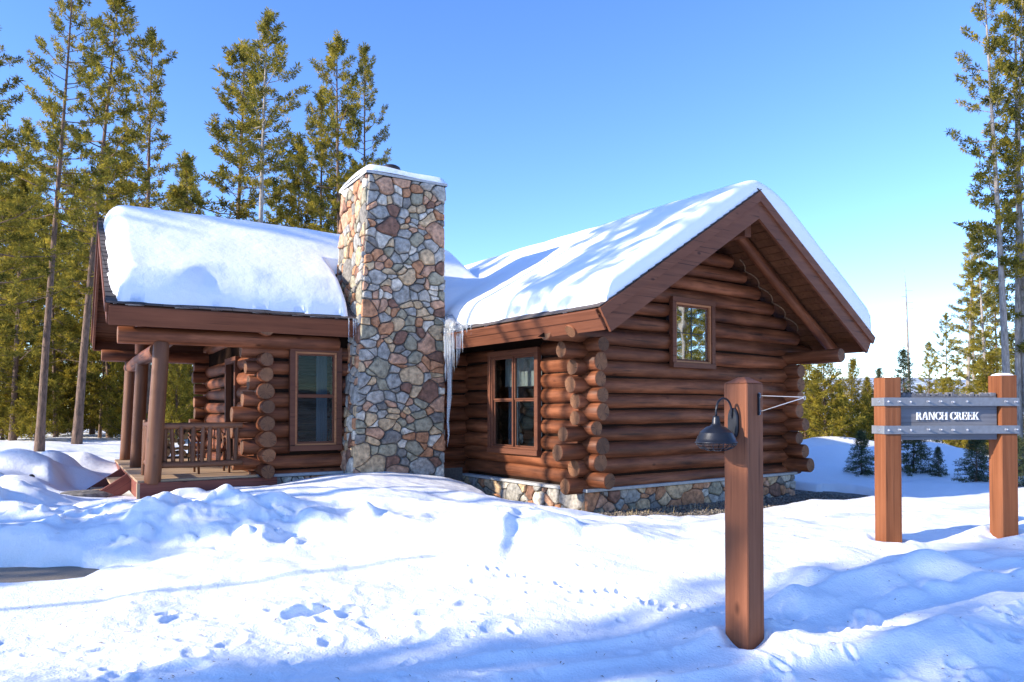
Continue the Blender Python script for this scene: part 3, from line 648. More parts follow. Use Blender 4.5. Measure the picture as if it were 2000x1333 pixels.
stone_face(fnd, [RP(GL + .12, -.10, -.30), RP(GL + .12, 3, -.30), RP(GL + .12, 3, .285), RP(GL + .12, -.10, .285)], (1, 0, 0), .26, 13)
a = MP(MK + .1, -.15, .1); b2 = MP(2.6, -.15, .1)
stone_face(fnd, [a, b2, (b2[0], b2[1], .44), (a[0], a[1], .44)], (-Y2[0], -Y2[1], 0), .24, 14)
beam('concrete_ledge', RP(-.17, -.09, .315), RP(GL + .17, -.09, .315), .22, .05, M_CONC, fnd)
beam('concrete_ledge', RP(-.09, .022, .315), RP(-.09, INN, .315), .22, .05, M_CONC, fnd)
beam('concrete_ledge', MP(MK + .12, -.1, .475), MP(2.66, -.1, .475), .22, .05, M_CONC, fnd)
# --- chimney
CF, CB = -.60, .80; CR, CLB, CLT, CZB, CZT = .86, 2.64, 2.35, .0, 5.87
bs = [MP(CLB, CF, CZB), MP(CR, CF, CZB), MP(CR, CB, CZB), MP(CLB, CB, CZB), MP(CLT, CF, CZT), MP(CR, CF, CZT), MP(CR, CB, CZT), MP(CLT, CB, CZT)]
chim = wmesh('chimney', bs, [(0, 1, 5, 4), (1, 2, 6, 5), (2, 3, 7, 6), (3, 0, 4, 7), (4, 5, 6, 7)], M_MORTAR, cabin)
stone_face(chim, [bs[0], bs[1], bs[5], bs[4]], (-Y2[0], -Y2[1], 0), .195, 21, .062, 1.25)
stone_face(chim, [bs[3], bs[0], bs[4], bs[7]], (-X2[0], -X2[1], .05), .23, 22, .05, 1.0)
zz = 3.2; e0 = MP(CR, CF, .2); e1 = MP(CR, CB, .2)
stone_face(chim, [e0, e1, bs[6], bs[5]], (X2[0], X2[1], 0), .34, 23, .05)
b3, b4 = MP(CR, CB, 4.2), MP(CLT + .1, CB, 4.2)
stone_face(chim, [b3, b4, bs[7], bs[6]], (Y2[0], Y2[1], 0), .36, 24, .05)
capv = [MP(CLT + .07, CF - .07, CZT), MP(CR - .06, CF - .07, CZT), MP(CR - .06, CB + .06, CZT), MP(CLT + .07, CB + .06, CZT)]
wmesh('chimney_cap', [(p[0], p[1], CZT + .002) for p in capv] + [(p[0], p[1], CZT + .05) for p in capv], [(0, 1, 5, 4), (1, 2, 6, 5), (2, 3, 7, 6), (3, 0, 4, 7), (4, 5, 6, 7)], M_CONC, chim)
V, Fs = lathe([(.0, .20), (.12, .195), (.17, .165), (.185, .13), (.17, .10), (.10, .09), (.10, -.05)], 20)
place('flue_cap', mesh(V, Fs, M_DARKM, True), chim, MP(1.72, -.1, CZT + .20))
# snow pillow on the chimney top
sv = []; sf = []; n1, n2 = 26, 20
for i in range(n1):
    for j in range(n2):
        s, t = i / (n1 - 1), j / (n2 - 1); k = CLT + .07 + (CR - .06 - CLT - .07) * s; y = CF - .07 + (CB - CF + .13) * t
        d = min(s, 1 - s, t, 1 - t); hgt = .13 * min(1, (1 - (1 - min(d / .09, 1)) ** 2) ** .5) + .09 * math.exp(-((s - .3) / .3) ** 2 - ((t - .5) / .4) ** 2) + .02 * math.sin(s * 9 + t * 4) * min(1, d / .1)
        sv.append(MP(k, y, CZT + .045 + hgt))
for i in range(n1 - 1):
    for j in range(n2 - 1): a = i * n2 + j; sf.append((a, a + 1, a + n2 + 1, a + n2))
wmesh('chimney_snow', sv, [f[::-1] for f in sf], M_RSNOW, base=MP(1.6, .1, CZT + .05), smooth=True, label='thin snow pillow on top of the stone chimney', category='snow')

# --- roofs
roof = place('roof', None, cabin, RP(0, 0, 0))
def slope_piece(A, B, C, D, th, up):
    """slab with top quad ABCD (world)"""
    q = [np.array(p, float) for p in (A, B, C, D)]; n_ = np.cross(q[1] - q[0], q[3] - q[0]); n_ /= np.linalg.norm(n_)
    if n_[2] < 0: n_ = -n_
    V = [tuple(p) for p in q] + [tuple(p - n_ * th) for p in q]
    return V, [(0, 1, 2, 3), (7, 6, 5, 4), (0, 4, 5, 1), (1, 5, 6, 2), (2, 6, 7, 3), (3, 7, 4, 0)]
def RSl(side, s, y, lift=0.0):                  # gabled wing slope: s metres of run from eave towards ridge, side -1 left +1 right
    x = -EAV + s if side < 0 else GL + EAV - s; return RP(x, y, ZE + s * TS + lift)
def MSl(side, s, k, lift=0.0):                  # main wing slope, side -1 front +1 back
    y = -MEV + s if side < 0 else MW + MEV - s; return MP(k, y, MZE + s * TS + lift)
RUN = GL / 2 + EAV
YF, YB = -OVG, RWL + .5
KR0, KR1 = MKE, -1.0
for side in (-1, 1):
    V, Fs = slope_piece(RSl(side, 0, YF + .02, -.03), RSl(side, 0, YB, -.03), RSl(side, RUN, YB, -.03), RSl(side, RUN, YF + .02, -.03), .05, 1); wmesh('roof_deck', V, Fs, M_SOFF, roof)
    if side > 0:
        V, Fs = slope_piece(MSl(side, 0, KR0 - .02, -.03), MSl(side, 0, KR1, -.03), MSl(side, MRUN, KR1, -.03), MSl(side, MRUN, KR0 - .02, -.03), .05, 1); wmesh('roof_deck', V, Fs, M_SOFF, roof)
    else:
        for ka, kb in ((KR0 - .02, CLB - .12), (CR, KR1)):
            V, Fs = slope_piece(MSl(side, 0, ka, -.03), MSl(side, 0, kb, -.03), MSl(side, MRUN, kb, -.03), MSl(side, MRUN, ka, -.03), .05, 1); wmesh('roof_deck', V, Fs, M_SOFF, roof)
        V, Fs = slope_piece(MSl(side, MEV + CB, CLB - .12, -.03), MSl(side, MEV + CB, CR, -.03), MSl(side, MRUN, CR, -.03), MSl(side, MRUN, CLB - .12, -.03), .05, 1); wmesh('roof_deck', V, Fs, M_SOFF, roof)
    NC = 23
    for c in range(NC):
        s0, s1 = RUN * c / NC - (.03 if c == 0 else 0), RUN * (c + 1) / NC
        V, Fs = slope_piece(RSl(side, s0, YF - .02, .026), RSl(side, s0, YB, .026), RSl(side, s1 + .05, YB, .006), RSl(side, s1 + .05, YF - .02, .006), .014, 1)
        o = wmesh('shingle_course', V, Fs, M_SHIN, roof)
    NC = 20
    for c in range(NC):
        s0, s1 = MRUN * c / NC - (.03 if c == 0 else 0), MRUN * (c + 1) / NC
        spans = [(KR0 + .02, KR1)]
        if side < 0 and s0 < MEV + CB + .02: spans = [(KR0 + .02, CLB - .13 - .03 * c / 8), (CR, KR1)]
        for ka, kb in spans:
            V, Fs = slope_piece(MSl(side, s0, ka, .026), MSl(side, s0, kb, .026), MSl(side, s1 + .05, kb, .006), MSl(side, s1 + .05, ka, .006), .014, 1)
            wmesh('shingle_course', V, Fs, M_SHIN, roof)
# soffit boards under the gable overhang, each its own plank
NB = 22
for side in (-1, 1):
    for i in range(NB):
        s0, s1 = RUN * i / NB + .006, RUN * (i + 1) / NB - .004
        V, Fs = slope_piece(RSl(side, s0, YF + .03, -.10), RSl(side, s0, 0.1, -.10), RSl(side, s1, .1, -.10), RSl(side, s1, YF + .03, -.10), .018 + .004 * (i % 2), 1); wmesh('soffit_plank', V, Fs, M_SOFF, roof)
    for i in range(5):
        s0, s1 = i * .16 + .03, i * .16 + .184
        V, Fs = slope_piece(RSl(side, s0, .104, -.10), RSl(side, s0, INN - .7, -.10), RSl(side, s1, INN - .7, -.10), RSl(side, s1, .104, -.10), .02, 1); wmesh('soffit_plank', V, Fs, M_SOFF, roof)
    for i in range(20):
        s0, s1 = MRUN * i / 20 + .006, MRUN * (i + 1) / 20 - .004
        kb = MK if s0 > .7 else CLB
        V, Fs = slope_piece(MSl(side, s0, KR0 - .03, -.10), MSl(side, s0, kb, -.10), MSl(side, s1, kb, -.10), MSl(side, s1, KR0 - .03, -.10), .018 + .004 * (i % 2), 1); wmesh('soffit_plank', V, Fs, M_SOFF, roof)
# fascia, square to the slope, as two boards
cs, sn = math.cos(R(31.9)), math.sin(R(31.9))
def board_quad(name, A, B, drop, th, outv, parent, mat=M_FASC):
    """board hanging from edge AB by vector drop, thickness th along outv"""
    A, B, dr, ov = (np.array(v, float) for v in (A, B, drop, outv)); ln = np.linalg.norm(B - A); h = np.linalg.norm(dr)
    ctr = (A + B) / 2 + dr / 2 + ov * th / 2; V, Fs = cbox(ln, th, h, .006)
    x = Vector((B - A) / ln); z = Vector(-dr / h); z = (z - x * z.dot(x)).normalized(); y = z.cross(x)
    rot = Matrix((x, y, z)).transposed()
    # sheared ends are not needed: ends stay square to the board
    return place(name, mesh(V, Fs, mat), parent, tuple(ctr), rot)
FH = .33
dl = (sn * FH, 0, -cs * FH); dr_ = (-sn * FH, 0, -cs * FH)
for side, drv, yend in ((-1, dl, INN - .72), (1, dr_, YB)):
    ov = np.array((-cs if side < 0 else cs, 0, -sn))
    board_quad('fascia', RSl(side, 0, YF + .05, -.02), RSl(side, 0, yend, -.02), np.array(drv), .04, ov, roof)
    board_quad('fascia_cap', RSl(side, 0, YF + .05, -.018), RSl(side, 0, yend, -.018), np.array(drv) * .42, .036, ov * 1.0 + ov * 1.12, roof)
mdl = (np.array([Y2[0], Y2[1], 0]) * sn + np.array([0, 0, -cs])) * FH; mov = np.array([-Y2[0] * cs, -Y2[1] * cs, -sn])
board_quad('fascia', MSl(-1, 0, KR0 - .02, -.02), MSl(-1, 0, CLB - .15, -.02), mdl, .04, mov, roof)
mdb = (-np.array([Y2[0], Y2[1], 0]) * sn + np.array([0, 0, -cs])) * FH; movb = np.array([Y2[0] * cs, Y2[1] * cs, -sn])
board_quad('fascia', MSl(1, 0, KR0 - .02, -.02), MSl(1, 0, 0, -.02), mdb, .04, movb, roof)
# barge boards: quads in the gable plane with plumb joint at the peak
def barge(name, fn, side, run, y, h, th, z0, parent, out, e0=0.0):
    """fn(side,s,pos,lift): parallelogram in the gable plane; lower end square to slope"""
    V = []
    hz_ = h / cs
    lo = np.array(fn(side, e0, y, z0)); hi = np.array(fn(side, run, y, z0))
    inner = np.array(fn(side, e0 + h * sn, y, 0)); lowb = np.array([inner[0], inner[1], lo[2] - h * cs])
    hib = hi - np.array([0, 0, hz_])
    o = np.array(out, float)
    q = [lo, hi, hib, lowb]; V = [tuple(p) for p in q] + [tuple(p + o * th) for p in q]
    Fs = [(0, 1, 2, 3), (7, 6, 5, 4), (0, 4, 5, 1), (1, 5, 6, 2), (2, 6, 7, 3), (3, 7, 4, 0)]
    return wmesh(name, V, Fs, M_FASC, parent)
for side in (-1, 1):
    barge('barge_board', RSl, side, RUN, YF + .04, FH + .06, .045, -.012, roof, (0, -1, 0))
    barge('barge_cap', RSl, side, RUN, YF - .0055, .15, .035, -.006, roof, (0, -1, 0), -.035)
    barge('barge_board', MSl, side, MRUN, KR0 - .04, FH, .045, -.012, roof, (-X2[0], -X2[1], 0))
    barge('barge_cap', MSl, side, MRUN, KR0 + .0055, .14, .03, -.006, roof, (-X2[0], -X2[1], 0), -.02)
# ridge beam and round rafters in the gable overhang
beam('ridge_beam', RP(GL / 2, YF + .28, ZR - .52), RP(GL / 2, .3, ZR - .52), .15, .42, M_TRIM, roof)
beam('beam_end', RP(GL / 2, YF + .22, ZR - .52), RP(GL / 2, YF + .279, ZR - .52), .17, .44, M_TRIM, roof)
for side in (-1, 1):
    for yy in (-.62,):
        p, q_ = RSl(side, -.02 + .10, yy, -.33), RSl(side, RUN - .12, yy, -.29); log('rafter_log', p, q_, .105, .095, LOGM, roof, 14)
for yy in (1.0, 2.3):
    log('rafter_tail', RSl(-1, .12, yy, -.32), RSl(-1, 1.4, yy, -.32), .07, .075, [M_POST, M_FEND], roof, 12)
log('rafter_tail', RSl(-1, .16, -.05, -.32), RSl(-1, 1.4, -.05, -.32), .085, .085, [M_POST, M_FEND], roof, 12)
# scalloped rope of light sealant where the right-hand soffit meets the logs
pts = []
for i in range(60):
    s = .55 + (RUN - 1.1 - .55) * i / 59; p = RSl(1, s, -.02, -.15); a = ((p[2] - CZX0) / CRS) % 1; pts.append((p[0], C0[1] - .02 - .13 * math.sin(math.pi * ((a + .5) % 1)) ** .7, p[2]))
V, Fs = tube(pts, .012, 6); wmesh('sealant_rope', V, Fs, M_FIRE, roof)

# --- windows
def window(name, org, ux, nrm, w, h, cols, rows, glassm, split=None, grid=None, deep=.10):
    """org: lower corner of outer trim on wall plane; ux along, nrm outwards"""
    ux = Vector(ux); nr = Vector(nrm); up = Vector((0, 0, 1)); o = Vector(org)
    root = place(name, None, cabin, RP(0, 0, 0))
    def bar(nm, a0, a1, b0, b1, o0, o1, mat):
        c = o + ux * ((a0 + a1) / 2) + up * ((b0 + b1) / 2) + nr * ((o0 + o1) / 2)
        V, Fs = cbox(abs(a1 - a0), abs(o1 - o0), abs(b1 - b0), .005)
        rot = Matrix((ux, nr, up)).transposed() if ux.cross(nr).dot(up) > 0 else Matrix((ux, -nr, up)).transposed()
        return place(nm, mesh(V, Fs, mat), root, tuple(c), rot)
    T = .095
    bar('trim', 0, w, h - T, h, 0, deep, M_TRIM); bar('trim', 0, w, 0, T, 0, deep + .012, M_TRIM)
    bar('trim', 0, T, T, h - T, 0, deep - .004, M_TRIM); bar('trim', w - T, w, T, h - T, 0, deep - .004, M_TRIM)
    a, b_, F1 = T, w - T, .035
    fm = M_TRIM if cols > 1 else M_SASH; bar('frame', a, b_, h - T - F1, h - T, .0, deep - .025, fm); bar('frame', a, b_, T, T + F1, .0, deep - .025, fm)
    bar('frame', a, a + F1, T + F1, h - T - F1, .0, deep - .027, fm); bar('frame', b_ - F1, b_, T + F1, h - T - F1, .0, deep - .027, fm)
    a += F1; b_ -= F1; y0, y1 = T + F1, h - T - F1
    cw_ = (b_ - a) / cols
    for c in range(cols):
        x0, x1 = a + cw_ * c, a + cw_ * (c + 1)
        if c: bar('mullion', x0 - .022, x0 + .022, y0, y1, .0, deep - .03, M_TRIM)
        ym = y0 + (y1 - y0) * (split or 1)
        for (za, zb, off) in ([(y0, ym, .0), (ym, y1, .016)] if split else [(y0, y1, 0)]):
            s = .03
            xa, xb = x0 + (.022 if c else 0), x1 - (.022 if c < cols - 1 else 0)
            bar('sash', xa, xb, za, za + s, .0, .03 + off, M_TRIM); bar('sash', xa, xb, zb - s, zb, .0, .03 + off, M_TRIM)
            bar('sash', xa, xa + s, za + s, zb - s, .0, .028 + off, M_TRIM); bar('sash', xb - s, xb, za + s, zb - s, .0, .028 + off, M_TRIM)
            gp = bar('pane', xa + s, xb - s, za + s, zb - s, .008 + off, .013 + off, glassm)
            if grid:
                xm = (xa + xb) / 2; zm = (za + zb) / 2
                bar('glazing_bar', xm - .008, xm + .008, za + s, zb - s, .0135 + off, .021 + off, M_BLACK); bar('glazing_bar', xa + s, xb - s, zm - .008, zm + .008, .014 + off, .022 + off, M_BLACK)
    return root, bar
w1, bar1 = window('gable_window', RP(WG[0], -.10, WG[2]), (1, 0, 0), (0, -1, 0), WG[1] - WG[0], WG[3] - WG[2], 1, 1, M_GLASS2, None, True)
w2, bar2 = window('paired_window', RP(-.10, WLW[1], WLW[2]), (0, -1, 0), (-1, 0, 0), WLW[1] - WLW[0], WLW[3] - WLW[2], 2, 2, M_GLASS, .52)
w3, bar3 = window('sash_window', MP(WM[1], -.10, WM[2]), (X2[0], X2[1], 0), (-Y2[0], -Y2[1], 0), WM[1] - WM[0], WM[3] - WM[2], 1, 2, M_GLASS, .53)
def drape(parent, A, B, z0, z1, n, amp, mat):
    A, B = np.array(A[:2]), np.array(B[:2]); d = B - A; L = np.linalg.norm(d); d /= L; nn = np.array([-d[1], d[0]]); V = []; Fs = []
    for i in range(n + 1):
        p = A + d * L * i / n + nn * amp * math.sin(i * 1.9)
        V += [(p[0], p[1], z0), (p[0], p[1], z1)]
    for i in range(n): Fs.append((2 * i, 2 * i + 2, 2 * i + 3, 2 * i + 1))
    return wmesh('curtain', V, Fs, mat, parent, smooth=True)
drape(w2, RP(.22, WLW[0] + .1, 0), RP(.22, WLW[0] + .45, 0), .6, 2.55, 22, .02, M_BLIND)
drape(w2, RP(.22, WLW[1] - .42, 0), RP(.22, WLW[1] - .12, 0), .6, 2.55, 20, .02, M_BLIND)
drape(w2, RP(.17, WLW[0] + .08, 0), RP(.17, WLW[1] - .08, 0), 2.05, 2.62, 40, .006, M_CURT)
drape(w3, MP(WM[0] + .14, .25, 0), MP(WM[0] + .34, .25, 0), .8, 2.65, 16, .02, M_BLIND)
# --- porch
porch = place('porch', None, cabin, RP(0, 0, 0))
DZ = .50; DK0, DK1, DY0, DY1 = MK + .12, 6.0, -.32, 5.55
nb = int((DY1 - DY0) / .145)
for i in range(nb):
    y = DY0 + .03 + .145 * i + .07; ka, kb = DK1 + rng.uniform(-.004, .004), DK0
    beam('deck_board', MP(ka + .02, y, DZ - .018), MP(kb, y, DZ - .018 + rng.uniform(-.002, .002)), .138, .036, M_DECK, porch, c=.004)
beam('skirt_board', MP(DK1, DY0 - .012, DZ - .18), MP(DK0 - .3, DY0 - .012, DZ - .18), .04, .29, M_SKIRT, porch)
beam('skirt_board', MP(DK1 - .02, DY0 + .01, DZ - .18), MP(DK1 - .02, DY1, DZ - .18), .04, .288, M_SKIRT, porch)
beam('corner_trim', MP(DK1 + .004, DY0 - .01, DZ - .34), MP(DK1 + .004, DY0 - .01, DZ - .036), .05, .05, M_DECK, porch, up=(1, 0, 0))
# posts
for (k0, y0, k1, y1, ra, rb) in ((5.80, -.27, 5.68, -.12, .128, .118), (5.80, 2.72, 5.70, 2.66, .12, .11), (5.80, 5.22, 5.74, 5.22, .12, .11)):
    log('post', MP(k0, y0, DZ - .07 if y0 < 0 else DZ), MP(k1, y1, 2.70 if y0 < 2 or y0 > 5 else 2.60), ra, rb, [M_POST, M_END], porch, 16, .02, .22)
log('tie_log', MP(5.72, .06, 2.58), MP(5.72, 5.75, 2.58), .12, .125, LOGM, porch)
log('tie_log', MP(5.30, -.05, 2.92), MP(5.30, 5.4, 2.92), .10, .10, LOGM, porch)
log('king_post', MP(5.72, MW / 2, 2.68), MP(5.72, MW / 2, MZR - .35), .11, .1, LOGM, porch)
log('ridge_log', MP(6.3, MW / 2, MZR - .36), MP(MK, MW / 2, MZR - .36), .12, .12, LOGM, porch)
# railing
def rail(A, B, zb, zt, nbal, seed):
    g = random.Random(seed); A, B = np.array(A[:2]), np.array(B[:2])
    for z in (zb, zt): log('rail', (A[0], A[1], z + g.uniform(-.01, .01)), (B[0], B[1], z), .056, .050, [M_POST, M_END], porch, 10, .03, .15)
    for i in range(nbal):
        t = (i + .6) / (nbal + .2); p = A + (B - A) * t; dx = g.uniform(-.02, .02)
        log('baluster', (p[0], p[1], zb - .05), (p[0] + dx, p[1], zt - .02), .037, .032, [M_POST, M_END], porch, 8, .05, .16)
rail(MP(5.72, -.16, 0), MP(4.42, -.16, 0), .74, 1.36, 9, 1)
rail(MP(5.80, -.12, 0), MP(5.82, .78, 0), .74, 1.36, 4, 2)
log('rail_post', MP(5.82, .80, DZ), MP(5.82, .80, 1.44), .05, .045, [M_POST, M_END], porch, 10, .03, .15)
# steps at the left
for s in (0, 1, 2): beam('step_tread', MP(DK1 + .17 + .26 * s, 1.12, DZ - .17 * (s + 1) + .0), MP(DK1 + .17 + .26 * s, 2.5, DZ - .17 * (s + 1)), .28, .04, M_DECK, porch)
for y in (1.1, 2.52):
    beam('stringer', MP(DK1 + .0, y, DZ - .10), MP(DK1 + .88, y, DZ - .68), .06, .26, M_SKIRT, porch)
# door in the porch wall
dr = place('door', None, cabin, RP(0, 0, 0))
beam('door_leaf', MP(MK + .02, (DOOR[0] + DOOR[1]) / 2, .52), MP(MK + .02, (DOOR[0] + DOOR[1]) / 2, 2.45), .84, .05, M_SASH, dr, up=(X2[0], X2[1], 0))
for y in (DOOR[0] + .05, DOOR[1] - .05): beam('door_trim', MP(MK + .08, y, .5), MP(MK + .08, y, 2.52), .11, .16, M_TRIM, dr, up=(X2[0], X2[1], 0))
beam('door_trim', MP(MK + .08, DOOR[0] - .02, 2.58), MP(MK + .08, DOOR[1] + .02, 2.58), .16, .12, M_TRIM, dr)
beam('handle', MP(MK + .09, DOOR[0] + .16, 1.40), MP(MK + .09, DOOR[0] + .16, 1.6), .02, .02, M_BLACK, dr)

# ------------------------------------------------------------------ snow on the roofs: one blanket over both wings
NX = .05
xs = np.arange(C0[0] - 7.4, C0[0] + GL + 1.2, NX); ys = np.concatenate([[C0[1] + YF - .0006, C0[1] + YF, C0[1] + YF + .025], np.arange(C0[1] + YF + .055, C0[1] + RWL + .8, NX)]); GX, GY = np.meshgrid(xs, ys, indexing='ij')
lx, ly = GX - C0[0], GY - C0[1]
zr = ZE + np.minimum(lx + EAV, GL + EAV - lx) * TS
mk = -((GX - I0[0]) * X2[0] + (GY - I0[1]) * X2[1]); my = (GX - I0[0]) * Y2[0] + (GY - I0[1]) * Y2[1]
zm = MZE + np.minimum(my + MEV, MW + MEV - my) * TS
nzs = fbm(GX * 1.7, GY * 1.7, 3)
inL = .13 + .07 * nzs + .10 * sstep(0, 2, ly); inF = .02 + .03 * nzs
dF = np.maximum(ly - YF + .035, 0); dE = GL + EAV - .03 - lx
dR = np.minimum.reduce([lx + EAV - .04, lx + EAV - .11 - .08 * nzs, dE * 2.0, dF * 2.2, YB - ly])
dM = np.minimum.reduce([my + MEV - .04, MKE - .04 - mk, my + MEV - .06 - .04 * nzs - .04 * fbm(GX * .6, GY * .6, 2), MW + MEV - .1 - my, MKE - .07 - .07 * np.clip(.6 - (my + MEV), 0, 1) * 2 - mk - .03 * nzs, mk + .9])
tR = .33 + .17 * sstep(GL / 2, GL / 2 + 1, lx) ; tM = (.47 - .06 * sstep(3, 1, mk)) * (.70 + .30 * sstep(.35, .75, my + MEV + .28 * fbm(GX * .7 + 5, GY * .7, 3) + .5 * sstep(4.9, 5.7, mk)))
def prof(d, t, r): q = np.clip(d / r, 0, 1); return t * np.sqrt(np.maximum(1 - (1 - q) ** 2, 0))
ridgeR = np.abs(lx - GL / 2); ridgeM = np.abs(my - MW / 2)
zr_s = ZR - np.sqrt(ridgeR ** 2 + .12) * TS + .12 * TS; zm_s = MZR - np.sqrt(ridgeM ** 2 + .2) * TS + .2 * TS
hR = np.where(dR > 0, zr + prof(dR, tR, .26) - np.maximum(zr - zr_s, 0) * .9, zr - .04 + np.maximum(dR, -.2) * 1.2)
hM = np.where(dM > 0, zm + prof(dM, tM, .34) - np.maximum(zm - zm_s, 0) * .9, zm - .04 + np.maximum(dM, -.2) * 1.2)
hR = np.where(dR < -.1, -9, hR); hM = np.where(dM < -.1, -9, hM)
kk = 7.0; Hs = np.log(np.exp(kk * (np.clip(hR, 0, 9) - 4)) + np.exp(kk * (np.clip(hM, 0, 9) - 4))) / kk + 4
both = (dR > .3) & (dM > .3)
blend = sstep(0, .5, np.minimum(dR, dM)); Hs = np.maximum(hR, hM) * (1 - blend) + Hs * blend
dmx = np.maximum(dR, dM)
Hs = Hs + (.035 * fbm(GX * .9, GY * .9, 3) + .007 * fbm(GX * 4, GY * 4, 3)) * sstep(0, .4, dmx)
# gap melted round the chimney
dc = np.maximum.reduce([CR - .06 - mk, mk - (CLB - .02), CF - .05 - my, my - CB - .06]); Hs = np.where(dc < .07, Hs - .4 * (1 - sstep(.0, .07, dc)), Hs)
skirt = (np.abs(ly - (YF - .0006)) < 1e-4) & (dR > 0); Hs = np.where(skirt, zr + .015, Hs)
keep = (dmx > -.07) & (dc > -.02)
# pull the outermost vertices back onto the roof so the blanket closes on the shingles
isM = dM > dR; sh = np.where(isM, np.clip(.02 - (my + MEV), 0, .2), 0); GX = GX + sh * Y2[0]; GY = GY + sh * Y2[1]
sk_ = np.where(isM, np.clip(mk - (MKE - .02), 0, .2), 0); GX = GX + sk_ * X2[0]; GY = GY + sk_ * X2[1]
sx_ = np.where(~isM, np.clip(.02 - (lx + EAV), 0, .2), 0); GX = GX + sx_; cl = (sh > 0) | (sk_ > 0) | (sx_ > 0)
Hs = np.where(cl & (dmx < .02), np.where(isM, MZE + (np.minimum(my + sh + MEV, MW + MEV - my)) * TS, ZE + (np.minimum(lx + sx_ + EAV, GL + EAV - lx)) * TS) - .005, Hs)
nx_, ny_ = GX.shape; idx = np.arange(nx_ * ny_).reshape(nx_, ny_)
fk = keep[:-1, :-1] & keep[1:, :-1] & keep[1:, 1:] & keep[:-1, 1:]
Fq = np.stack([idx[:-1, :-1], idx[1:, :-1], idx[1:, 1:], idx[:-1, 1:]], -1)[fk]
used = np.unique(Fq); remap = -np.ones(nx_ * ny_, int); remap[used] = np.arange(len(used))
Pv = np.stack([GX, GY, Hs], -1).reshape(-1, 3)[used] - np.array([C0[0], C0[1], 3.0])
place('roof_snow', bigmesh(Pv, remap[Fq], M_RSNOW), None, RP(0, 0, 3.0), label='thick white snow blanket lying over both cabin roofs', category='snow')

# ------------------------------------------------------------------ icicles
def icicle(p, ln, r, lab, grp, seed, lean=0.0):
    g = random.Random(seed); n = 10; V = []; pts = []; rr_ = []
    for i in range(n + 1):
        t = i / n; pts.append((g.uniform(-1, 1) * r * .12 + lean * t, g.uniform(-1, 1) * r * .12, -ln * t)); rr_.append(max(.0015, r * ((1 - t) ** .8 * .92 + .03) * (1 + .12 * math.sin(i * 2.1 + seed))))
    V, Fs = tube(pts, rr_, 10); o = place('icicle', mesh(V, Fs, M_ICE, True), None, p, None, label=lab, category='icicle')
    if grp: o['group'] = grp
vy = INN - .72; IDX, IDZ = -.07, .10
icicle(RP(-.80 + IDX, vy - .06, 3.12 + IDZ), 2.30, .085, 'longest thick icicle hanging between the chimney and the gabled wing', None, 1, -.06)
icicle(RP(-.83 + IDX, vy - .10, 3.08 + IDZ), 1.45, .055, 'shorter icicle fused to the longest one beside the chimney', None, 2)
for i in range(16):
    y = vy - .10 - .055 * i; ln = (1.15 - .062 * i) * rng.uniform(.45, 1.0); icicle(RP(-.93 + IDX + rng.uniform(-.02, .05), y, 3.06 + IDZ * .6 + rng.uniform(0, .03)), max(.12, ln), rng.uniform(.012, .032) + (.02 if i < 4 else 0), '%s icicle from the chimney in the thin fringe on the gabled wing eave' % ['first', 'second', 'third', 'fourth', 'fifth', 'sixth', 'seventh', 'eighth', 'ninth', 'tenth', 'eleventh', 'twelfth', 'thirteenth', 'fourteenth', 'fifteenth', 'sixteenth'][i], 'eave icicle fringe', 10 + i)
for i, (k, ln) in enumerate(((2.66, .50), (2.575, .42), (2.55, .2), (2.53, .3), (2.50, .16), (2.48, .24), (2.46, .4))): icicle(MP(k + .04, -MEV - .07, MZE - .0), ln, .012, '%s from the left of the slender icicles where the porch eave meets the chimney' % ['first', 'second', 'third', 'fourth', 'fifth', 'sixth', 'seventh'][i], 'icicles left of the chimney', 40 + i)
# frozen apron where the valley drains
V, Fs = tube([RP(-.78, vy + .12, 3.30), RP(-.90, vy - .10, 3.20), RP(-.96, vy - .45, 3.12), RP(-.97, vy - .9, 3.09)], [.14, .13, .075, .02], 10)
wmesh('ice_apron', V, Fs, M_ICE, base=RP(-.9, vy, 3.1), smooth=True, label='lump of ice at the roof valley above the icicles', category='ice')
# ------------------------------------------------------------------ lamp post
lx0, ly0 = px_w(1452, 5.13); lp = place('lamp_post', None, None, (lx0, ly0, -.02), label='square cedar post with a black barn lamp, standing alone in the snow', category='lamp post')
PA = R(2.0); ca, sa = math.cos(PA), math.sin(PA)
ax = Vector((ca, sa, 0)); ay = Vector((-sa, ca, 0))        # post axes: left lamp face looks along -ax, wire face along -ay
PW = .19; PT = 1.80
def LP(a, b, z): q = Vector((lx0, ly0, 0)) + ax * a + ay * b; return (q.x, q.y, z)
h = PW / 2
V, Fs = cbox(PT + .3, PW, PW, .007)
o = place('post', mesh(V, Fs, M_LAMPP), lp, LP(0, 0, PT / 2 - .15), frame((0, 0, 1), tuple(ay)))
V = [LP(-h, -h, PT + .001), LP(h, -h, PT + .001), LP(h, h, PT + .001), LP(-h, h, PT + .001), LP(-h * .25, -h * .25, PT + .045), LP(h * .25, -h * .25, PT + .045), LP(h * .25, h * .25, PT + .045), LP(-h * .25, h * .25, PT + .045)]
wmesh('post_cap', V, [(0, 1, 5, 4), (1, 2, 6, 5), (2, 3, 7, 6), (3, 0, 4, 7), (4, 5, 6, 7)], M_LAMPP, lp)
lamp = place('barn_lamp', None, lp, LP(0, 0, 0))
zc = 1.525
pl = []
for j in range(28):
    a = 2 * math.pi * j / 28; pl.append((.042 * math.copysign(abs(math.cos(a)) ** .8, math.cos(a)), .105 * math.copysign(abs(math.sin(a)) ** .75, math.sin(a))))
V = []
for o_, s in ((0, 1), (.014, 1), (.022, .86)):
    for b_, z_ in pl: V.append(LP(-h - o_ - .001, b_ * s + .01, zc + z_ * s))
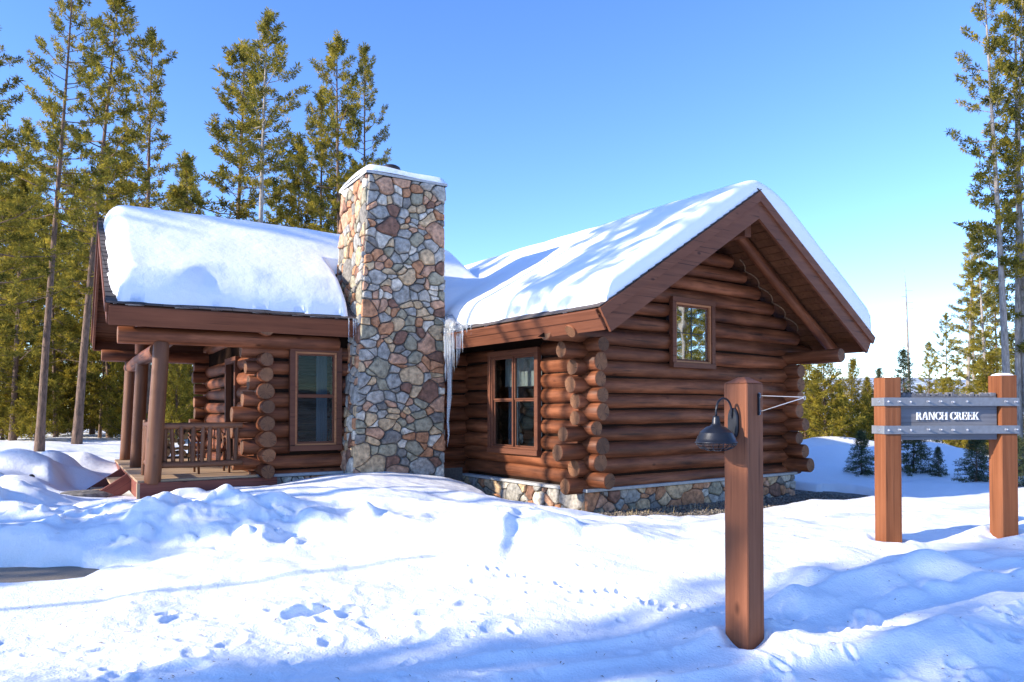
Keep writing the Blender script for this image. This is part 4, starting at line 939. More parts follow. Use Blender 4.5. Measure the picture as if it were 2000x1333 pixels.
Fs = [(r_ * 28 + j, r_ * 28 + (j + 1) % 28, (r_ + 1) * 28 + (j + 1) % 28, (r_ + 1) * 28 + j) for r_ in range(2) for j in range(28)] + [tuple(56 + j for j in range(28))]
wmesh('back_plate', V, Fs, M_BLACK, lamp)
AX = .20
pts = [LP(-h - .012, .01, zc + .02), LP(-h - .03, .01, zc + .06)]
for i in range(15):
    t = math.pi * i / 14; c_ = (h + .03 + h + AX - .095) / 2; rad = (AX - .03) / 2 + .0
    pts.append(LP(-h - .03 - rad + rad * math.cos(t), .01, zc + .085 + .085 * math.sin(t)))
xs_ = -h - .03 - 2 * rad
pts.append(LP(xs_, .01, zc + .04))
V, Fs = tube(pts, .0075, 10); wmesh('gooseneck', V, Fs, M_BLACK, lamp, smooth=True)
LZ = .84
V, Fs = lathe([(r_ * .93, z_ * LZ) for r_, z_ in ((.0, .062), (.022, .06), (.024, .045), (.028, .03), (.03, .0), (.04, -.018), (.072, -.03), (.098, -.052), (.112, -.068), (.117, -.07), (.119, -.078), (.138, -.12), (.146, -.145), (.151, -.148), (.151, -.156), (.143, -.154), (.132, -.118), (.11, -.075), (.06, -.045), (0, -.03))], 40)
sh = place('shade', mesh(V, Fs, M_BLACK, True), lamp, LP(xs_, .01, zc + .0))
gp = []; 
for rad_, zz_ in ((.131, -.141), (.110, -.163), (.065, -.180)):
    V, Fs = tube([(rad_ * math.cos(2 * math.pi * i / 24), rad_ * math.sin(2 * math.pi * i / 24), zz_) for i in range(25)], .0028, 6, False); place('guard_ring', mesh(V, Fs, M_BLACK, True), sh, LP(xs_, .01, zc))
for i in range(6):
    a = math.pi * i / 6; c_, s_ = math.cos(a), math.sin(a)
    V, Fs = tube([(.93 * r_ * c_, .93 * r_ * s_, z_) for r_, z_ in ((-.146, -.128), (-.140, -.143), (-.118, -.165), (-.07, -.181), (0, -.186), (.07, -.181), (.118, -.165), (.140, -.143), (.146, -.128))], .0026, 6); place('guard_wire', mesh(V, Fs, M_BLACK, True), sh, LP(xs_, .01, zc))
V, Fs = lathe([(0, -.05), (.02, -.06), (.026, -.10), (.02, -.125), (0, -.135)], 14); place('bulb', mesh(V, Fs, plain('bulb_glass', (.7, .7, .68), .2), True), sh, LP(xs_, .01, zc))
br_ = place('wire_bracket', None, lp, LP(0, 0, 0))
for nm, za, zb in (('wire', 1.715, 1.70), ('wire', 1.60, 1.695)):
    V, Fs = tube([LP(.03, -h, za), LP(.03, -h - .34, zb)], .0028, 6); wmesh(nm, V, Fs, M_WIRE, br_)
V, Fs = tube([LP(.03 + .012 * math.cos(a_ * .6), -h - .35 - .0, 1.695 + .012 * math.sin(a_ * .6)) for a_ in range(11)], .0025, 6); wmesh('ring', V, Fs, M_WIRE, br_)
V, Fs = cbox(.15, .022, .012, .003); place('hinge_plate', mesh(V, Fs, M_BLACK), br_, LP(.03, -h - .006, 1.655), frame((0, 0, 1), tuple(ax)))
for z_ in (1.715, 1.60):
    V, Fs = tube([LP(.03, -h - .008, z_ - .018), LP(.03, -h - .02, z_ - .012), LP(.03, -h - .02, z_ + .012), LP(.03, -h - .008, z_ + .018)], .005, 6); wmesh('eye', V, Fs, M_METAL, br_)
# ------------------------------------------------------------------ sign
sx0, sy0 = px_w(1733, 7.77); sx1, sy1 = px_w(1958, 7.92)
sd = Vector((sx1 - sx0, sy1 - sy0, 0)); SL = sd.length; sd.normalize(); sn_ = Vector((sd.y, -sd.x, 0))   # sn_ faces the viewer
sgn = place('name_sign', None, None, (sx0, sy0, .25), label='grey board sign between two cedar posts reading RANCH CREEK', category='sign')
def SP(a, o_, z): q = Vector((sx0, sy0, 0)) + sd * a + sn_ * o_; return (q.x, q.y, z)
for a_, zt in ((0, 1.955), (SL, 1.985)):
    V, Fs = cbox(zt + .2, .19, .19, .008); place('post', mesh(V, Fs, M_SIGNP), sgn, SP(a_, 0, (zt - .2) / 2), frame((0, 0, 1), tuple(sn_)))
hz2 = .095
sb = (hz2 + .014, SL - hz2 - .014)
V, Fs = cbox(sb[1] - sb[0], .045, .46, .006); brd = place('board', mesh(V, Fs, M_GREYW), sgn, SP((sb[0] + sb[1]) / 2, .03, 1.527), frame(tuple(sd)))
gv_ = random.Random(4); a_ = sb[0]; i = 0
while a_ < sb[1] - .01:                         # rough upper edge of the board: short weathered staves behind the bar
    w_ = min(gv_.uniform(.012, .03), sb[1] - a_); hh = gv_.uniform(.018, .045)
    if gv_.random() > .06:
        V, Fs = cbox(w_ - .002, .042, hh, .002); place('stave', mesh(V, Fs, M_GREYW), brd, SP(a_ + w_ / 2, .03, 1.757 + hh / 2 + .001), frame(tuple(sd)))
    a_ += w_
for side_ in (1, -1):
    for zb_ in (1.70, 1.405):
        ov_ = side_ * (hz2 + .008)
        V, Fs = cbox(SL + .19 + .03, .012, .088, .003); brr = place('steel_bar', mesh(V, Fs, M_METAL), sgn, SP(SL / 2, ov_, zb_), frame(tuple(sd)))
        if side_ > 0:
            for a_ in (-.06, .055, .19, .38, .52, .66, .83, SL - .06, SL + .055):
                big = .03 if a_ not in (-.06, .19, .83) else .012
                V, Fs = lathe([(0, .005 + big), (.006, .004 + big), (.010, big), (.010, .002), (.014, .0015), (.014, 0)], 12); place('bolt', mesh(V, Fs, M_BOLT, False), brr, SP(a_, ov_ + .0062, zb_ + gv_.uniform(-.004, .004)), Matrix((sd, Vector((0, 0, 1)), sn_)).transposed())
for a_ in (-hz2 - .009, SL + hz2 + .009):
    for zb_ in (1.70, 1.405):
        V, Fs = cbox(.19, .012, .086, .003); st = place('side_strap', mesh(V, Fs, M_METAL), sgn, SP(a_, 0, zb_), frame(tuple(sn_)))
        V, Fs = lathe([(0, .012), (.01, .01), (.013, .004), (.013, 0)], 12); place('bolt', mesh(V, Fs, M_BOLT), st, SP(a_ + (-.0062 if a_ < 0 else .0062), .03, zb_), Matrix((sn_, Vector((0, 0, 1)), -sd if a_ < 0 else sd)).transposed())
# serif capitals as outlines built from stems, bars, serifs and arcs
def letter(ch, ox, oz, H, parent, depth=.012):
    T, t, s = .17, .075, .06; P = []            # units of cap height
    def box(x0, z0, x1, z1): P.append([(x0, z0), (x1, z0), (x1, z1), (x0, z1)])
    def stem(x, z0=0, z1=1): box(x, z0, x + T, z1); 
    def serif(x, z, w=T): box(x - .075, z, x + w + .075, z + s)
    def diag(xa, za, xb, zb, w): P.append([(xa, za), (xa + w, za), (xb + w, zb), (xb, zb)])
    def arc(cx, cz, rx, rz, a0, a1, wmax, wmin, n_=14):
        for i in range(n_):
            A0, A1 = a0 + (a1 - a0) * i / n_, a0 + (a1 - a0) * (i + 1) / n_; q = []
            for A_, inn in ((A0, 0), (A1, 0), (A1, 1), (A0, 1)):
                w = wmin + (wmax - wmin) * abs(math.cos(A_)); wz = t * 1.1
                q.append((cx + (rx - w * inn) * math.cos(A_), cz + (rz - wz * inn) * math.sin(A_)))
            P.append(q)
    if ch in 'RHNEK': adv = {'R': .82, 'H': .95, 'N': .92, 'E': .76, 'K': .88}[ch]
    if ch == 'R':
        stem(.09); serif(.09, 0); serif(.09, 1 - s, T); arc(.36, .74, .26, .26, -math.pi / 2, math.pi / 2, T * .95, t); box(.25, 1 - t * 1.1, .37, 1); box(.25, .48, .37, .48 + t * 1.1); diag(.60, 0, .34, .5, T * 1.05); box(.55, 0, .83, s)
    elif ch == 'A': adv = .86; diag(.03, 0, .38, 1, t * 1.2); diag(.62, 0, .37, 1, T); box(.2, .28, .62, .28 + t); box(-.04, 0, .2, s); box(.52, 0, .88, s)
    elif ch == 'N': stem(.1); P[-1] = [(.12, 0), (.12 + t, 0), (.12 + t, 1), (.12, 1)]; diag(.68, 0, .1, 1, T); box(.76, 0, .76 + t, 1); box(.02, 0, .28, s); box(.0, 1 - s, .2, 1); box(.64, 1 - s, .92, 1)
    elif ch == 'C': adv = .84; arc(.46, .5, .42, .51, R(48), R(312), T, t, 26); box(.70, .66, .70 + t, .95); box(.72, .05, .72 + t * .8, .30)
    elif ch == 'H': stem(.09); stem(.68); box(.2, .47, .72, .47 + t); [serif(x_, z_) for x_ in (.09, .68) for z_ in (0, 1 - s)]
    elif ch == 'E': stem(.09); box(.02, 0, .68, s); box(.02, 1 - s, .66, 1); box(.2, .48, .50, .48 + t); box(.62, 0, .68, .27); box(.60, .74, .66, 1); box(.46, .38, .51, .64)
    elif ch == 'K': stem(.09); serif(.09, 0); serif(.09, 1 - s); diag(.25, .42, .66, 1, t * 1.3); diag(.64, 0, .34, .56, T); box(.56, 1 - s, .82, 1); box(.56, 0, .88, s)
    elif ch == ' ': return ox + .32 * H
    V = []; Fs = []; k_ = 0
    for q in P:
        ar = sum(q[i][0] * q[(i + 1) % 4][1] - q[(i + 1) % 4][0] * q[i][1] for i in range(4)); q = q if ar > 0 else q[::-1]; b0 = len(V); e_ = k_ * .00012; k_ += 1
        for o_ in (0, depth + e_):
            for x, z in q: V.append(SP(ox + x * H, .0535 + o_, oz + z * H))
        Fs += [(b0 + 4, b0 + 5, b0 + 6, b0 + 7)] + [(b0 + i, b0 + (i + 1) % 4, b0 + 4 + (i + 1) % 4, b0 + 4 + i) for i in range(4)]
    wmesh('letter', V, Fs, M_WHITE, parent); return ox + adv * H
x_ = .285; LH = .082
for ch in 'RANCH CREEK': x_ = letter(ch, x_, 1.510, LH, brd) 
print('sign text ends at', x_, 'of', SL)
sv = []
for i in range(9):
    for j in range(9):
        s_, t_ = i / 8, j / 8; d_ = min(s_, 1 - s_, t_, 1 - t_); q = SP(SL + (s_ - .5) * .17, (t_ - .5) * .17, 1.984 + .028 * min(1, (d_ / .3)) ** .5); sv.append(q)
wmesh('snow_cap', sv, [(i * 9 + j, i * 9 + j + 1, i * 9 + j + 10, i * 9 + j + 9)[::-1] for i in range(8) for j in range(8)], M_RSNOW, base=SP(SL, 0, 1.984), smooth=True, label='thin snow cap on the right sign post', category='snow')

# ------------------------------------------------------------------ things on the porch
rk = place('firewood_rack', None, None, MP(5.1, 3.6, DZ), label='dark metal firewood rack on the porch behind the log railing', category='rack')
for k_ in (4.72, 5.5):
    beam('upright', MP(k_, 3.45, DZ + .004), MP(k_, 3.45, 1.34), .03, .03, M_BLACK, rk); beam('upright', MP(k_, 3.75, DZ + .004), MP(k_, 3.75, 1.34), .03, .03, M_BLACK, rk)
for y_ in (3.45, 3.75): beam('rack_rail', MP(4.74, y_, .62), MP(5.48, y_, .62), .03, .03, M_BLACK, rk)
g = random.Random(9); z_ = .70; row = 0
while z_ < 1.30:
    k_ = 4.80 + (.04 if row % 2 else 0)
    while k_ < 5.44:
        r_ = g.uniform(.032, .05)
        o = log('firewood_log', MP(k_, 3.36 + g.uniform(0, .04), z_ + g.uniform(-.008, .008)), MP(k_, 3.78, z_), r_, r_ * .95, [M_FIRE, M_FEND], None, 7, .09, .2, smooth=False, label='split firewood log stacked in the porch rack', category='firewood', group='firewood in the porch rack'); k_ += .094
    z_ += .078; row += 1
# rustic twig armchair by the wall
tc_ = place('twig_chair', None, None, MP(4.75, .75, DZ), label='bent twig armchair on the porch next to the log wall', category='chair')
def stick(nm, pts, r_): V, Fs = tube([MP(*p) for p in pts], r_, 7); wmesh(nm, V, Fs, M_POST, tc_, smooth=True)
for k_ in (4.5, 5.0):
    stick('leg', [(k_, .5, DZ), (k_ + .02, .5, .98)], .02); stick('leg', [(k_, 1.0, DZ), (k_, 1.05, 1.0), (k_, 1.1, 1.16)], .02)
    stick('armrest', [(k_, 1.1, 1.1), (k_ + .01, .8, 1.14), (k_ + .02, .48, 1.08), (k_ + .02, .42, .9)], .018)
for i in range(7): stick('seat_slat', [(4.5, .5 + .08 * i, .90), (4.75, .5 + .08 * i, .885), (5.0, .5 + .08 * i, .90)], .014)
for i in range(7): t_ = i / 6; stick('back_stick', [(4.52 + .46 * t_, 1.0, .9), (4.48 + .54 * t_, 1.1, 1.08), (4.42 + .66 * t_, 1.16, 1.2 + .06 * math.sin(math.pi * t_))], .011)
stick('back_hoop', [(4.5, 1.02, .95), (4.42, 1.12, 1.12), (4.55, 1.16, 1.24), (4.75, 1.17, 1.28), (4.95, 1.16, 1.24), (5.08, 1.12, 1.12), (5.0, 1.02, .95)], .016)
# a dark rock by the steps and a dark stump end in the left snow
def rock(name, p, s, mat, lab, cat, seed):
    g = random.Random(seed); V = []; Fs = []; n1, n2 = 7, 12
    for i in range(n1):
        for j in range(n2):
            a, b_ = math.pi * i / (n1 - 1), 2 * math.pi * j / n2; q = 1 + g.uniform(-.14, .14) * math.sin(a); V.append((s[0] * q * math.sin(a) * math.cos(b_), s[1] * q * math.sin(a) * math.sin(b_), s[2] * q * math.cos(a)))
    for i in range(n1 - 1):
        for j in range(n2): Fs.append((i * n2 + j, (i + 1) * n2 + j, (i + 1) * n2 + (j + 1) % n2, i * n2 + (j + 1) % n2))
    place(name, mesh(V, Fs, mat), None, p, None, label=lab, category=cat)
q = MP(6.75, .55, 0); rock('step_stone', (q[0], q[1], .22), (.42, .3, .10), STONES[0], 'flat dark stone in the snow at the foot of the porch steps', 'stone', 3)
q = px_w(63, 12.3); rock('path_light', (q[0], q[1], hz(*q) + .02), (.05, .05, .07), M_BLACK, 'small black path light poking out of the snow on the left', 'path light', 4)

# ------------------------------------------------------------------ trees
def pine_mesh(seed, H, cb, Rm, nbr, bark_, need, kind='pine', nn=54, tuft=.23, r0=None, dead=10, wn=.016):
    g = np.random.RandomState(seed); r0 = r0 or .0085 * H + .02; TV = []; TF = []
    lean = g.uniform(-.02, .02, 2); wob = g.uniform(0, 6.28, 4)
    def axis(z):
        t = z / H; return np.array([lean[0] * z + .012 * H * math.sin(2.4 * t + wob[0]) * t, lean[1] * z + .012 * H * math.sin(2.0 * t + wob[1]) * t, z])
    ns, sd_ = 14, 9
    for i in range(ns + 1):
        z = H * i / ns; c = axis(z); rr_ = r0 * (1 - .93 * (i / ns) ** .9) * (1.25 if i == 0 else 1)
        for j in range(sd_): a = 2 * math.pi * j / sd_; TV.append(c + np.array([rr_ * math.cos(a), rr_ * math.sin(a), -.25 if i == 0 else 0]))
    for i in range(ns):
        for j in range(sd_): a, b_ = i * sd_ + j, i * sd_ + (j + 1) % sd_; TF.append((a, b_, b_ + sd_, a + sd_))
    def branch(pts, ra, rb):
        b0 = len(TV); n_ = len(pts)
        for i, p in enumerate(pts):
            d = pts[min(i + 1, n_ - 1)] - pts[max(i - 1, 0)]; d = d / (np.linalg.norm(d) + 1e-9); s1 = np.cross(d, [0, 0, 1.0]); s1 = s1 / (np.linalg.norm(s1) + 1e-6); s2 = np.cross(s1, d); rr_ = ra + (rb - ra) * i / (n_ - 1)
            for j in range(3): a = 2.094 * j; TV.append(p + rr_ * (math.cos(a) * s1 + math.sin(a) * s2))
        for i in range(n_ - 1):
            for j in range(3): a, b_ = b0 + i * 3 + j, b0 + i * 3 + (j + 1) % 3; TF.append((a, b_, b_ + 3, a + 3))
    tc, td, ts = [], [], []
    for i in range(nbr):
        t = (i + g.uniform(-.3, .3)) / nbr; t = min(max(t, 0), .99); z = cb * H + (H * .985 - cb * H) * t; c = axis(z); az = i * 2.4 + g.uniform(-.6, .6)
        if kind == 'pine': ln = 1.05 * Rm * (min(1, (t + .12) / .32)) * (1 - t) ** .62 * g.choice([.35, .6, .85, 1.0, 1.25]) * g.uniform(.8, 1.15) + .2; el = math.radians(-18 + 55 * t + g.uniform(-14, 14))
        elif kind == 'young': ln = Rm * (1 - t) ** .85 * g.uniform(.75, 1.1) + .12; el = math.radians(8 + 40 * t + g.uniform(-10, 10))
        else: ln = Rm * (1 - t) ** .95 * g.uniform(.85, 1.08) + .08; el = math.radians(-22 + 30 * t + g.uniform(-6, 6))
        d = np.array([math.cos(az) * math.cos(el), math.sin(az) * math.cos(el), math.sin(el)]); sdv = np.array([-math.sin(az), math.cos(az), 0])
        up = .30 * ln if kind != 'spruce' else .12 * ln
        pts = [c + d * ln * s + np.array([0, 0, up * s * s]) + sdv * ln * .08 * math.sin(3 * s + i) for s in (0, .35, .7, 1.0)]
        branch(pts, .007 + .011 * ln, .004)
        nt = max(3, int(ln * (5.0 if kind == 'pine' else 7.5)))
        for k_ in range(nt):
            s = 1 - (k_ / nt) * (.72 if kind == 'pine' else .92) * g.uniform(.8, 1.1); s = min(max(s, .12), 1); base = c + d * ln * s + np.array([0, 0, up * s * s])
            lat = g.uniform(-1, 1) * .42 * ln * (1.15 - s) ** .5 * (.9 if kind != 'spruce' else .6); p = base + sdv * lat + np.array([0, 0, g.uniform(-.02, .10) * ln])
            if abs(lat) > .12 and kind == 'pine': branch([base - d * .12 * ln, p], .006, .003)
            tc.append(p); td.append(d * .7 + sdv * np.sign(lat) * .5 + np.array([0, 0, .45 if kind != 'spruce' else .0])); ts.append(tuft * g.uniform(.75, 1.25) * (1 if kind != 'young' else .8 + .4 * (1 - t)))
    for i in range(dead):
        z = H * g.uniform(.12, cb + .1); c = axis(z); az = g.uniform(0, 6.28); ln = g.uniform(.3, 1.3); d = np.array([math.cos(az), math.sin(az), g.uniform(-.3, .15)]); branch([c, c + d * ln * .5 + np.array([0, 0, .05]), c + d * ln + np.array([0, 0, -.12 * ln])], .012, .003)
    top = axis(H); 
    for k_ in range(5): tc.append(top - np.array([0, 0, .16 * k_])); td.append(np.array([0, 0, 1.0])); ts.append(tuft)
    tc, td, ts = np.array(tc), np.array(td), np.array(ts); n_ = len(tc); td /= np.linalg.norm(td, axis=1)[:, None]
    D = np.repeat(td, nn, 0); C = np.repeat(tc, nn, 0); S = np.repeat(ts, nn)
    rv = g.normal(size=(n_ * nn, 3)); rv /= np.linalg.norm(rv, axis=1)[:, None]
    dir_ = D * .42 + rv * 1.0; dir_ /= np.linalg.norm(dir_, axis=1)[:, None]
    base = C + D * (S * g.uniform(-.7, .5, n_ * nn))[:, None] + rv * (S * .10)[:, None]
    side = np.cross(dir_, g.normal(size=(n_ * nn, 3))); side /= np.linalg.norm(side, axis=1)[:, None] + 1e-9
    w = wn * g.uniform(.7, 1.3, n_ * nn)[:, None] * (S / .21)[:, None]; tip = base + dir_ * (S * g.uniform(.5, .85, n_ * nn))[:, None]; mid = base + dir_ * (S * .35)[:, None]
    NV = np.stack([base, mid - side * w, tip, mid + side * w], 1).reshape(-1, 3); NF = np.arange(len(NV)).reshape(-1, 4)
    tm = mesh(TV, TF, bark_, True); nm = bigmesh(NV, NF, need, False)
    return tm, nm
PM = {'A': pine_mesh(1, 17, .40, 1.9, 62, M_BARK, M_NEED), 'B': pine_mesh(2, 15, .30, 1.75, 70, M_BARK, M_NEED), 'C': pine_mesh(3, 16, .60, 1.6, 44, M_BARKG, M_NEED, dead=14), 'D': pine_mesh(4, 14, .22, 2.1, 78, M_BARK, M_NEED),
      'E': pine_mesh(5, 18, .36, 1.35, 62, M_BARKG, M_NEED, dead=18), 'Y': pine_mesh(6, 4.2, .02, 1.15, 90, M_BARK, M_NEEDY, 'young', 30, .19), 'Z': pine_mesh(7, 5.5, .04, 1.25, 100, M_BARK, M_NEEDY, 'young', 30, .2),
      'S': pine_mesh(8, 4.5, .02, 1.0, 110, M_BARK, M_NEEDS, 'spruce', 26, .16, wn=.014), 'T': pine_mesh(9, 2.0, .08, .72, 72, M_BARK, M_NEEDS, 'spruce', 40, .14, dead=0, wn=.011), 'L': pine_mesh(10, 11, .14, 1.75, 76, M_BARK, M_NEED),
      'F': pine_mesh(11, 16, .25, 1.25, 60, M_BARKG, M_NEED, dead=20), 'K': pine_mesh(12, 13, .05, .9, 70, M_BARKG, M_NEED)}
PH = {'A': 17, 'B': 15, 'C': 16, 'D': 14, 'E': 18, 'Y': 4.2, 'Z': 5.5, 'S': 4.5, 'T': 2.0, 'L': 11, 'F': 16, 'K': 13}
def tree(name, key, pos, H, rot, lab, grp=None, lean=(0, 0), fat=1.0, sink=.05):
    x, y = pos; s = H / PH[key]; o = place(name, None, None, (x, y, hz(x, y) - sink), None, label=lab, category='tree')
    if grp: o['group'] = grp
    for nm, me in (('trunk', PM[key][0]), ('crown', PM[key][1])):
        c = place(nm, me, o, WL[o]); c.matrix_local = Matrix.Rotation(lean[0], 4, Vector((FW[0], FW[1], 0))) @ Matrix.Rotation(lean[1], 4, Vector((RT[0], RT[1], 0))) @ Matrix.Rotation(rot, 4, 'Z') @ Matrix.Diagonal((s * fat, s * fat, s, 1))
    return o
def tp(name, key, px, d, top, rot, lab, grp=None, lean=0.0, fat=1.0):
    """tree whose trunk meets the ground at photo column px, depth d, with its tip at photo row top"""
    x, y = px_w(px, d); z0 = hz(x, y); H = CZ + (HOR - top) / FPX * d - z0; return tree(name, key, (x, y), H, rot, lab, grp, (lean, 0), fat)
# left wood
tp('pine_tree', 'A', 78, 19, -90, .3, 'tall orange-barked pine leaning right near the left edge', None, .055, .9)
tp('pine_tree', 'B', 150, 22, -40, 1.3, 'tall dark-trunked pine standing just left of the porch steps', None, .05)
tp('pine_tree', 'A', 288, 26, 52, 2.1, 'pine with a pointed tuft crown rising above the porch gable', None, .01, 1.0)
tp('pine_tree', 'D', 440, 29, 68, .5, 'broad full-crowned pine above the middle of the porch roof', None, .02, 1.15)
tp('pine_tree', 'C', 500, 25, 12, 4.0, 'pale bare-trunked pine, tallest above the porch roof', None, .02, 1.05)
tp('pine_tree', 'L', 572, 30, 270, 1.1, 'short thin pine between the tall ones left of the chimney')
tp('pine_tree', 'B', 618, 29, 160, 2.7, 'pine with two thin stems, second to the left of the chimney', None, .0, .95)
tp('pine_tree', 'B', 668, 28, 70, 5.1, 'full golden pine directly behind the left edge of the chimney', None, .012, 1.0)
tp('pine_tree', 'A', 712, 29, 84, 3.3, 'narrow pine partly hidden behind the stone chimney', None, .0, .8)
tp('pine_tree', 'D', -40, 17, 20, 2.0, 'dark pine cut off by the left edge of the picture', None, .0, 1.1)
tp('pine_tree', 'L', 25, 24, 330, .9, 'mid-height bushy pine at the far left edge', None, .0, 1.2)
tp('pine_tree', 'L', 215, 27, 300, 4.4, 'mid-height pine just left of the porch gable barge board')
tp('pine_tree', 'L', 370, 33, 300, 3.4, 'lower bushy pine behind the left half of the porch roof')
g = random.Random(21)
ORD = ['leftmost', 'second', 'third', 'fourth', 'fifth', 'sixth', 'seventh', 'eighth', 'ninth', 'tenth', 'eleventh', 'twelfth', 'thirteenth', 'fourteenth', 'fifteenth', 'sixteenth', 'seventeenth', 'eighteenth', 'nineteenth', 'twentieth', 'twenty-first', 'twenty-second']
for i, (px, d, top, ky) in enumerate(sorted(((40, 36, 230, 'B'), (118, 33, 250, 'A'), (250, 40, 250, 'F'), (330, 38, 320, 'B'), (540, 40, 350, 'L'), (640, 50, 380, 'L'), (60, 28, 470, 'L'), (140, 42, 330, 'B'), (20, 52, 420, 'D'), (90, 55, 430, 'D'), (165, 50, 440, 'L'), (275, 54, 450, 'D'), (-15, 24, 520, 'L'), (125, 31, 500, 'D'), (48, 32, 380, 'D'), (195, 27, 520, 'L'), (110, 27, 400, 'L'), (180, 30, 420, 'L'), (-20, 30, 330, 'D'), (235, 34, 460, 'L')))):
    tp('pine_tree', ky, px, d, top, g.uniform(0, 6), '%s from the left of the slender pines deep in the wood' % ORD[i], 'pines deep in the left wood', g.uniform(-.02, .03), g.uniform(.9, 1.15))
for i, (px, d, top) in enumerate(sorted(((35, 27, 700), (110, 29, 690), (250, 26, 660), (300, 29, 650), (345, 25, 665), (372, 28, 640), (185, 33, 720), (400, 33, 680), (225, 31, 690), (20, 33, 740), (330, 34, 640), (70, 24, 660), (150, 28, 640), (5, 25, 620)))):
    tp('young_pine', 'Z' if i % 2 else 'Y', px, d, top, g.uniform(0, 6), '%s from the left of the young yellow-green pines beyond the porch' % ORD[i], 'young pines beyond the porch', 0, g.uniform(.9, 1.25))
# right side
tp('pine_tree', 'E', 1972, 16.5, -120, .4, 'tall pale pine, leftmost stem of the right-edge group', None, -.015, .85)
tp('pine_tree', 'E', 1990, 17.0, -60, 2.2, 'tall pale pine, middle stem of the right-edge group', None, -.005, .8)
tp('pine_tree', 'F', 2015, 16.8, -80, 3.5, 'tall pine half cut off by the right edge', None, .0, 1.1)
tp('pine_tree', 'F', 1885, 31, 448, 1.2, 'slim pine left of the tall right-edge pines', None, 0, 1.2)
tp('pine_tree', 'F', 1905, 32, 455, 3.0, 'slim pine close beside another, left of the right-edge group', None, 0, 1.1)
tp('pine_tree', 'F', 1932, 29, 430, 4.6, 'slim pine with a fuller top next to the right-edge group', None, 0, 1.2)
tp('pine_tree', 'B', 1846, 44, 610, 1.9, 'far pine standing above the middle of the sign board', None, 0, 1.1)
tp('pine_tree', 'L', 1952, 38, 520, 2.9, 'bushy far pine just left of the right-edge stems', None, 0, 1.1)
tp('pine_tree', 'L', 1812, 48, 668, .3, 'low far pine above the left half of the sign board', None, 0, 1.1)
tp('pine_tree', 'K', 1992, 20, 560, 2.0, 'shorter shaggy pine at the right edge behind the sign', None, 0, 1.7)
tp('young_pine', 'Y', 1612, 24.5, 682, 1.0, 'round golden young pine right of the gable wall', None, 0, 1.25)
tp('young_pine', 'Z', 1660, 26, 700, 2.4, 'taller golden young pine between cabin and sign', None, 0, 1.1)
tp('young_pine', 'Y', 1572, 27, 690, 4.0, 'young pine half hidden behind the corner logs', None, 0, 1.2)
tp('young_pine', 'Z', 1695, 29, 735, .7, 'young pine just left of the left sign post', None, 0, 1.1)
tp('spruce_tree', 'S', 1766, 27, 678, .2, 'dark narrow spruce rising behind the sign board', None, 0, 1.1)
tp('spruce_tree', 'S', 1722, 29, 715, 1.4, 'small pointed spruce behind the left sign post')
tp('young_pine', 'Z', 1840, 30, 740, 3.3, 'young pine behind the middle of the sign')
tp('young_pine', 'Y', 1930, 24, 690, 5.0, 'golden young pine behind the right sign post', None, 0, 1.1)
tp('spruce_tree', 'T', 1682, 17.5, 838, .5, 'tiny spruce in the snow left of the sign')
tp('spruce_tree', 'T', 1782, 17.5, 828, 2.0, 'small open spruce under the left half of the sign', None, 0, 1.2)
tp('spruce_tree', 'T', 1905, 15.5, 838, 3.1, 'small dark spruce under the right sign post', None, 0, 1.1)
tp('spruce_tree', 'T', 1832, 17.0, 870, 4.4, 'tiny sapling under the middle of the sign', None, 0, .8)
tp('spruce_tree', 'T', 1985, 14.2, 850, 1.2, 'small spruce at the right edge beyond the sign', None, 0, 1.0)
x, y = px_w(1778, 34); z0 = hz(x, y); V, Fs = tube([(0, 0, 0), (-.12, 0, 3.5), (-.32, 0, 7), (-.48, 0, 7.9)], [.09, .06, .025, .008], 8)
sg = place('dead_snag', None, None, (x, y, z0), label='thin bare dead trunk standing against the sky right of the roof', category='tree'); place('trunk', mesh(V, Fs, M_BARKG, True), sg, WL[sg])
for i in range(16): zz_ = 3 + .28 * i; a = g.uniform(0, 6.28); V, Fs = tube([(-.14 - .09 * (zz_ - 3) * .6, 0, zz_), (-.14 - .09 * (zz_ - 3) * .6 + .3 * math.cos(a), .3 * math.sin(a), zz_ - .03)], .008, 4); place('twig', mesh(V, Fs, M_BARKG), sg, WL[sg])
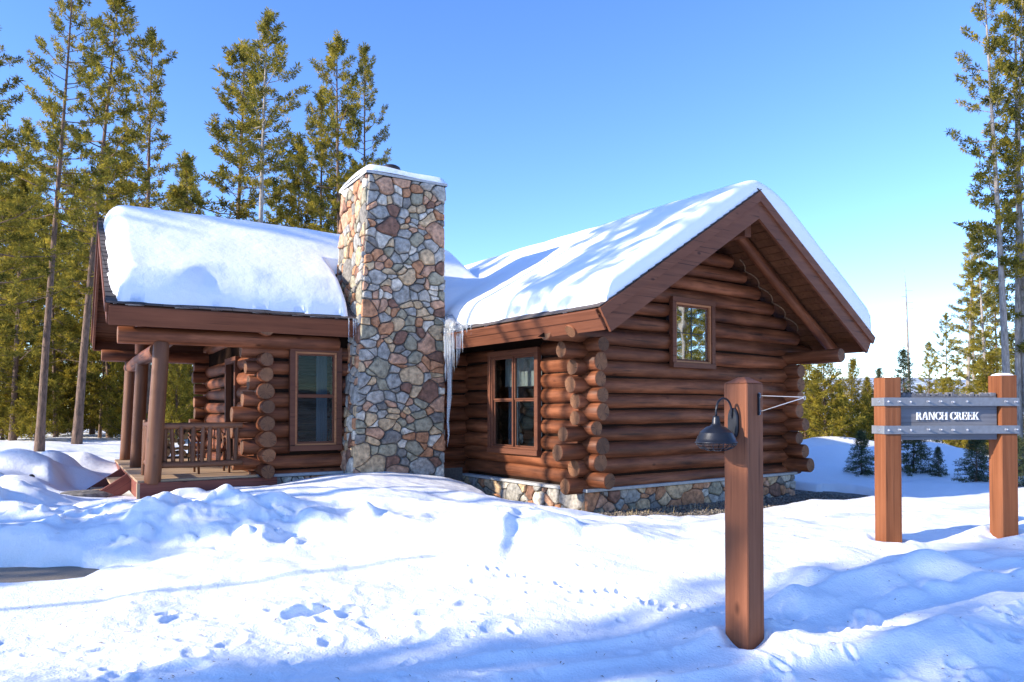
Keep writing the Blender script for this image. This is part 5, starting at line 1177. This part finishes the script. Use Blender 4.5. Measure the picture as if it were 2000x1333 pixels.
for i, (px, d, top, ky) in enumerate(sorted(((1590, 30, 740, 'Z'), (1640, 34, 745, 'Y'), (1700, 40, 745, 'Z'), (1745, 38, 750, 'S'), (1800, 36, 752, 'Z'), (1860, 34, 735, 'Z'), (1875, 44, 700, 'F'), (1915, 40, 690, 'L'), (1960, 36, 660, 'L'), (2010, 32, 640, 'L'), (1815, 52, 745, 'L'), (1770, 60, 755, 'L'), (1640, 56, 752, 'L'), (1700, 62, 757, 'L'), (1900, 26, 760, 'Y'), (1868, 24, 775, 'Y'), (1955, 24, 735, 'Z')))):
    tp('background_pine', ky, px, d, top, g.uniform(0, 6), '%s from the left of the background pines right of the cabin' % ORD[i], 'background pines on the right', 0, g.uniform(.95, 1.3))
# wood outside the frame to the left and behind the viewer, whose shadows cross the yard and whose image is in the gable window
for i, (u, v, H, ky, ft) in enumerate(((-14, 5.48, 16, 'C', 0.8), (-15, 5.6, 17, 'C', 0.8), (-14, -0.88, 17, 'E', 0.4), (-13, -0.4, 6.3, 'L', 0.7), (-22, -4.22, 20, 'E', 0.4), (-17, -2.04, 18, 'E', 0.4), (-25, -5.6, 19, 'B', 0.35), (-15, -3.1, 13, 'D', 0.7), (-18, -4.7, 15, 'B', 0.7), (-22, -5.96, 16, 'D', 0.7), (-20, -6.09, 15, 'B', 0.7), (-12, -0.63, 6.4, 'Z', 0.8), (-16, -4.72, 12, 'L', 0.8), (-21, -7.27, 15, 'D', 0.8), (-16.5, 1.1, 22, 'C', 0.25), (-18, 2.64, 7.5, 'L', 1), (-15, 4.29, 6, 'L', 1), (-21, 1.42, 8, 'L', 1), (-14, 6.57, 19, 'C', 0.7), (-13.5, 8.08, 19, 'C', 0.7), (-19, 3.79, 24, 'C', 0.35), (-31, 4.03, 19, 'E', 1), (-27, 7.03, 18, 'C', 1))):
    tree('pine_tree', ky, cw(u, v), H, i * 1.7, 'pine of the wood left of the picture, only its shadow shows', 'pines left of the picture', (0, 0), ft)
for i, (x, y, H, ky) in enumerate(((27, -6, 12, 'C'), (30, -8.5, 14, 'B'), (33, -11, 14, 'D'), (36, -13, 16, 'D'), (14, -12, 15, 'B'), (18, -14, 17, 'D'), (23, -13, 16, 'A'), (27, -17, 17, 'B'), (20, -20, 18, 'D'), (31, -14, 15, 'D'), (25, -9, 12, 'L'), (35, -20, 18, 'A'), (16, -24, 18, 'B'), (29, -25, 19, 'D'))):
    tree('pine_tree', ky, (x, y), H, i * 1.3, 'pine of the wood behind the viewer, mirrored in the gable window', 'pines behind the viewer', (0, 0), 1.1)
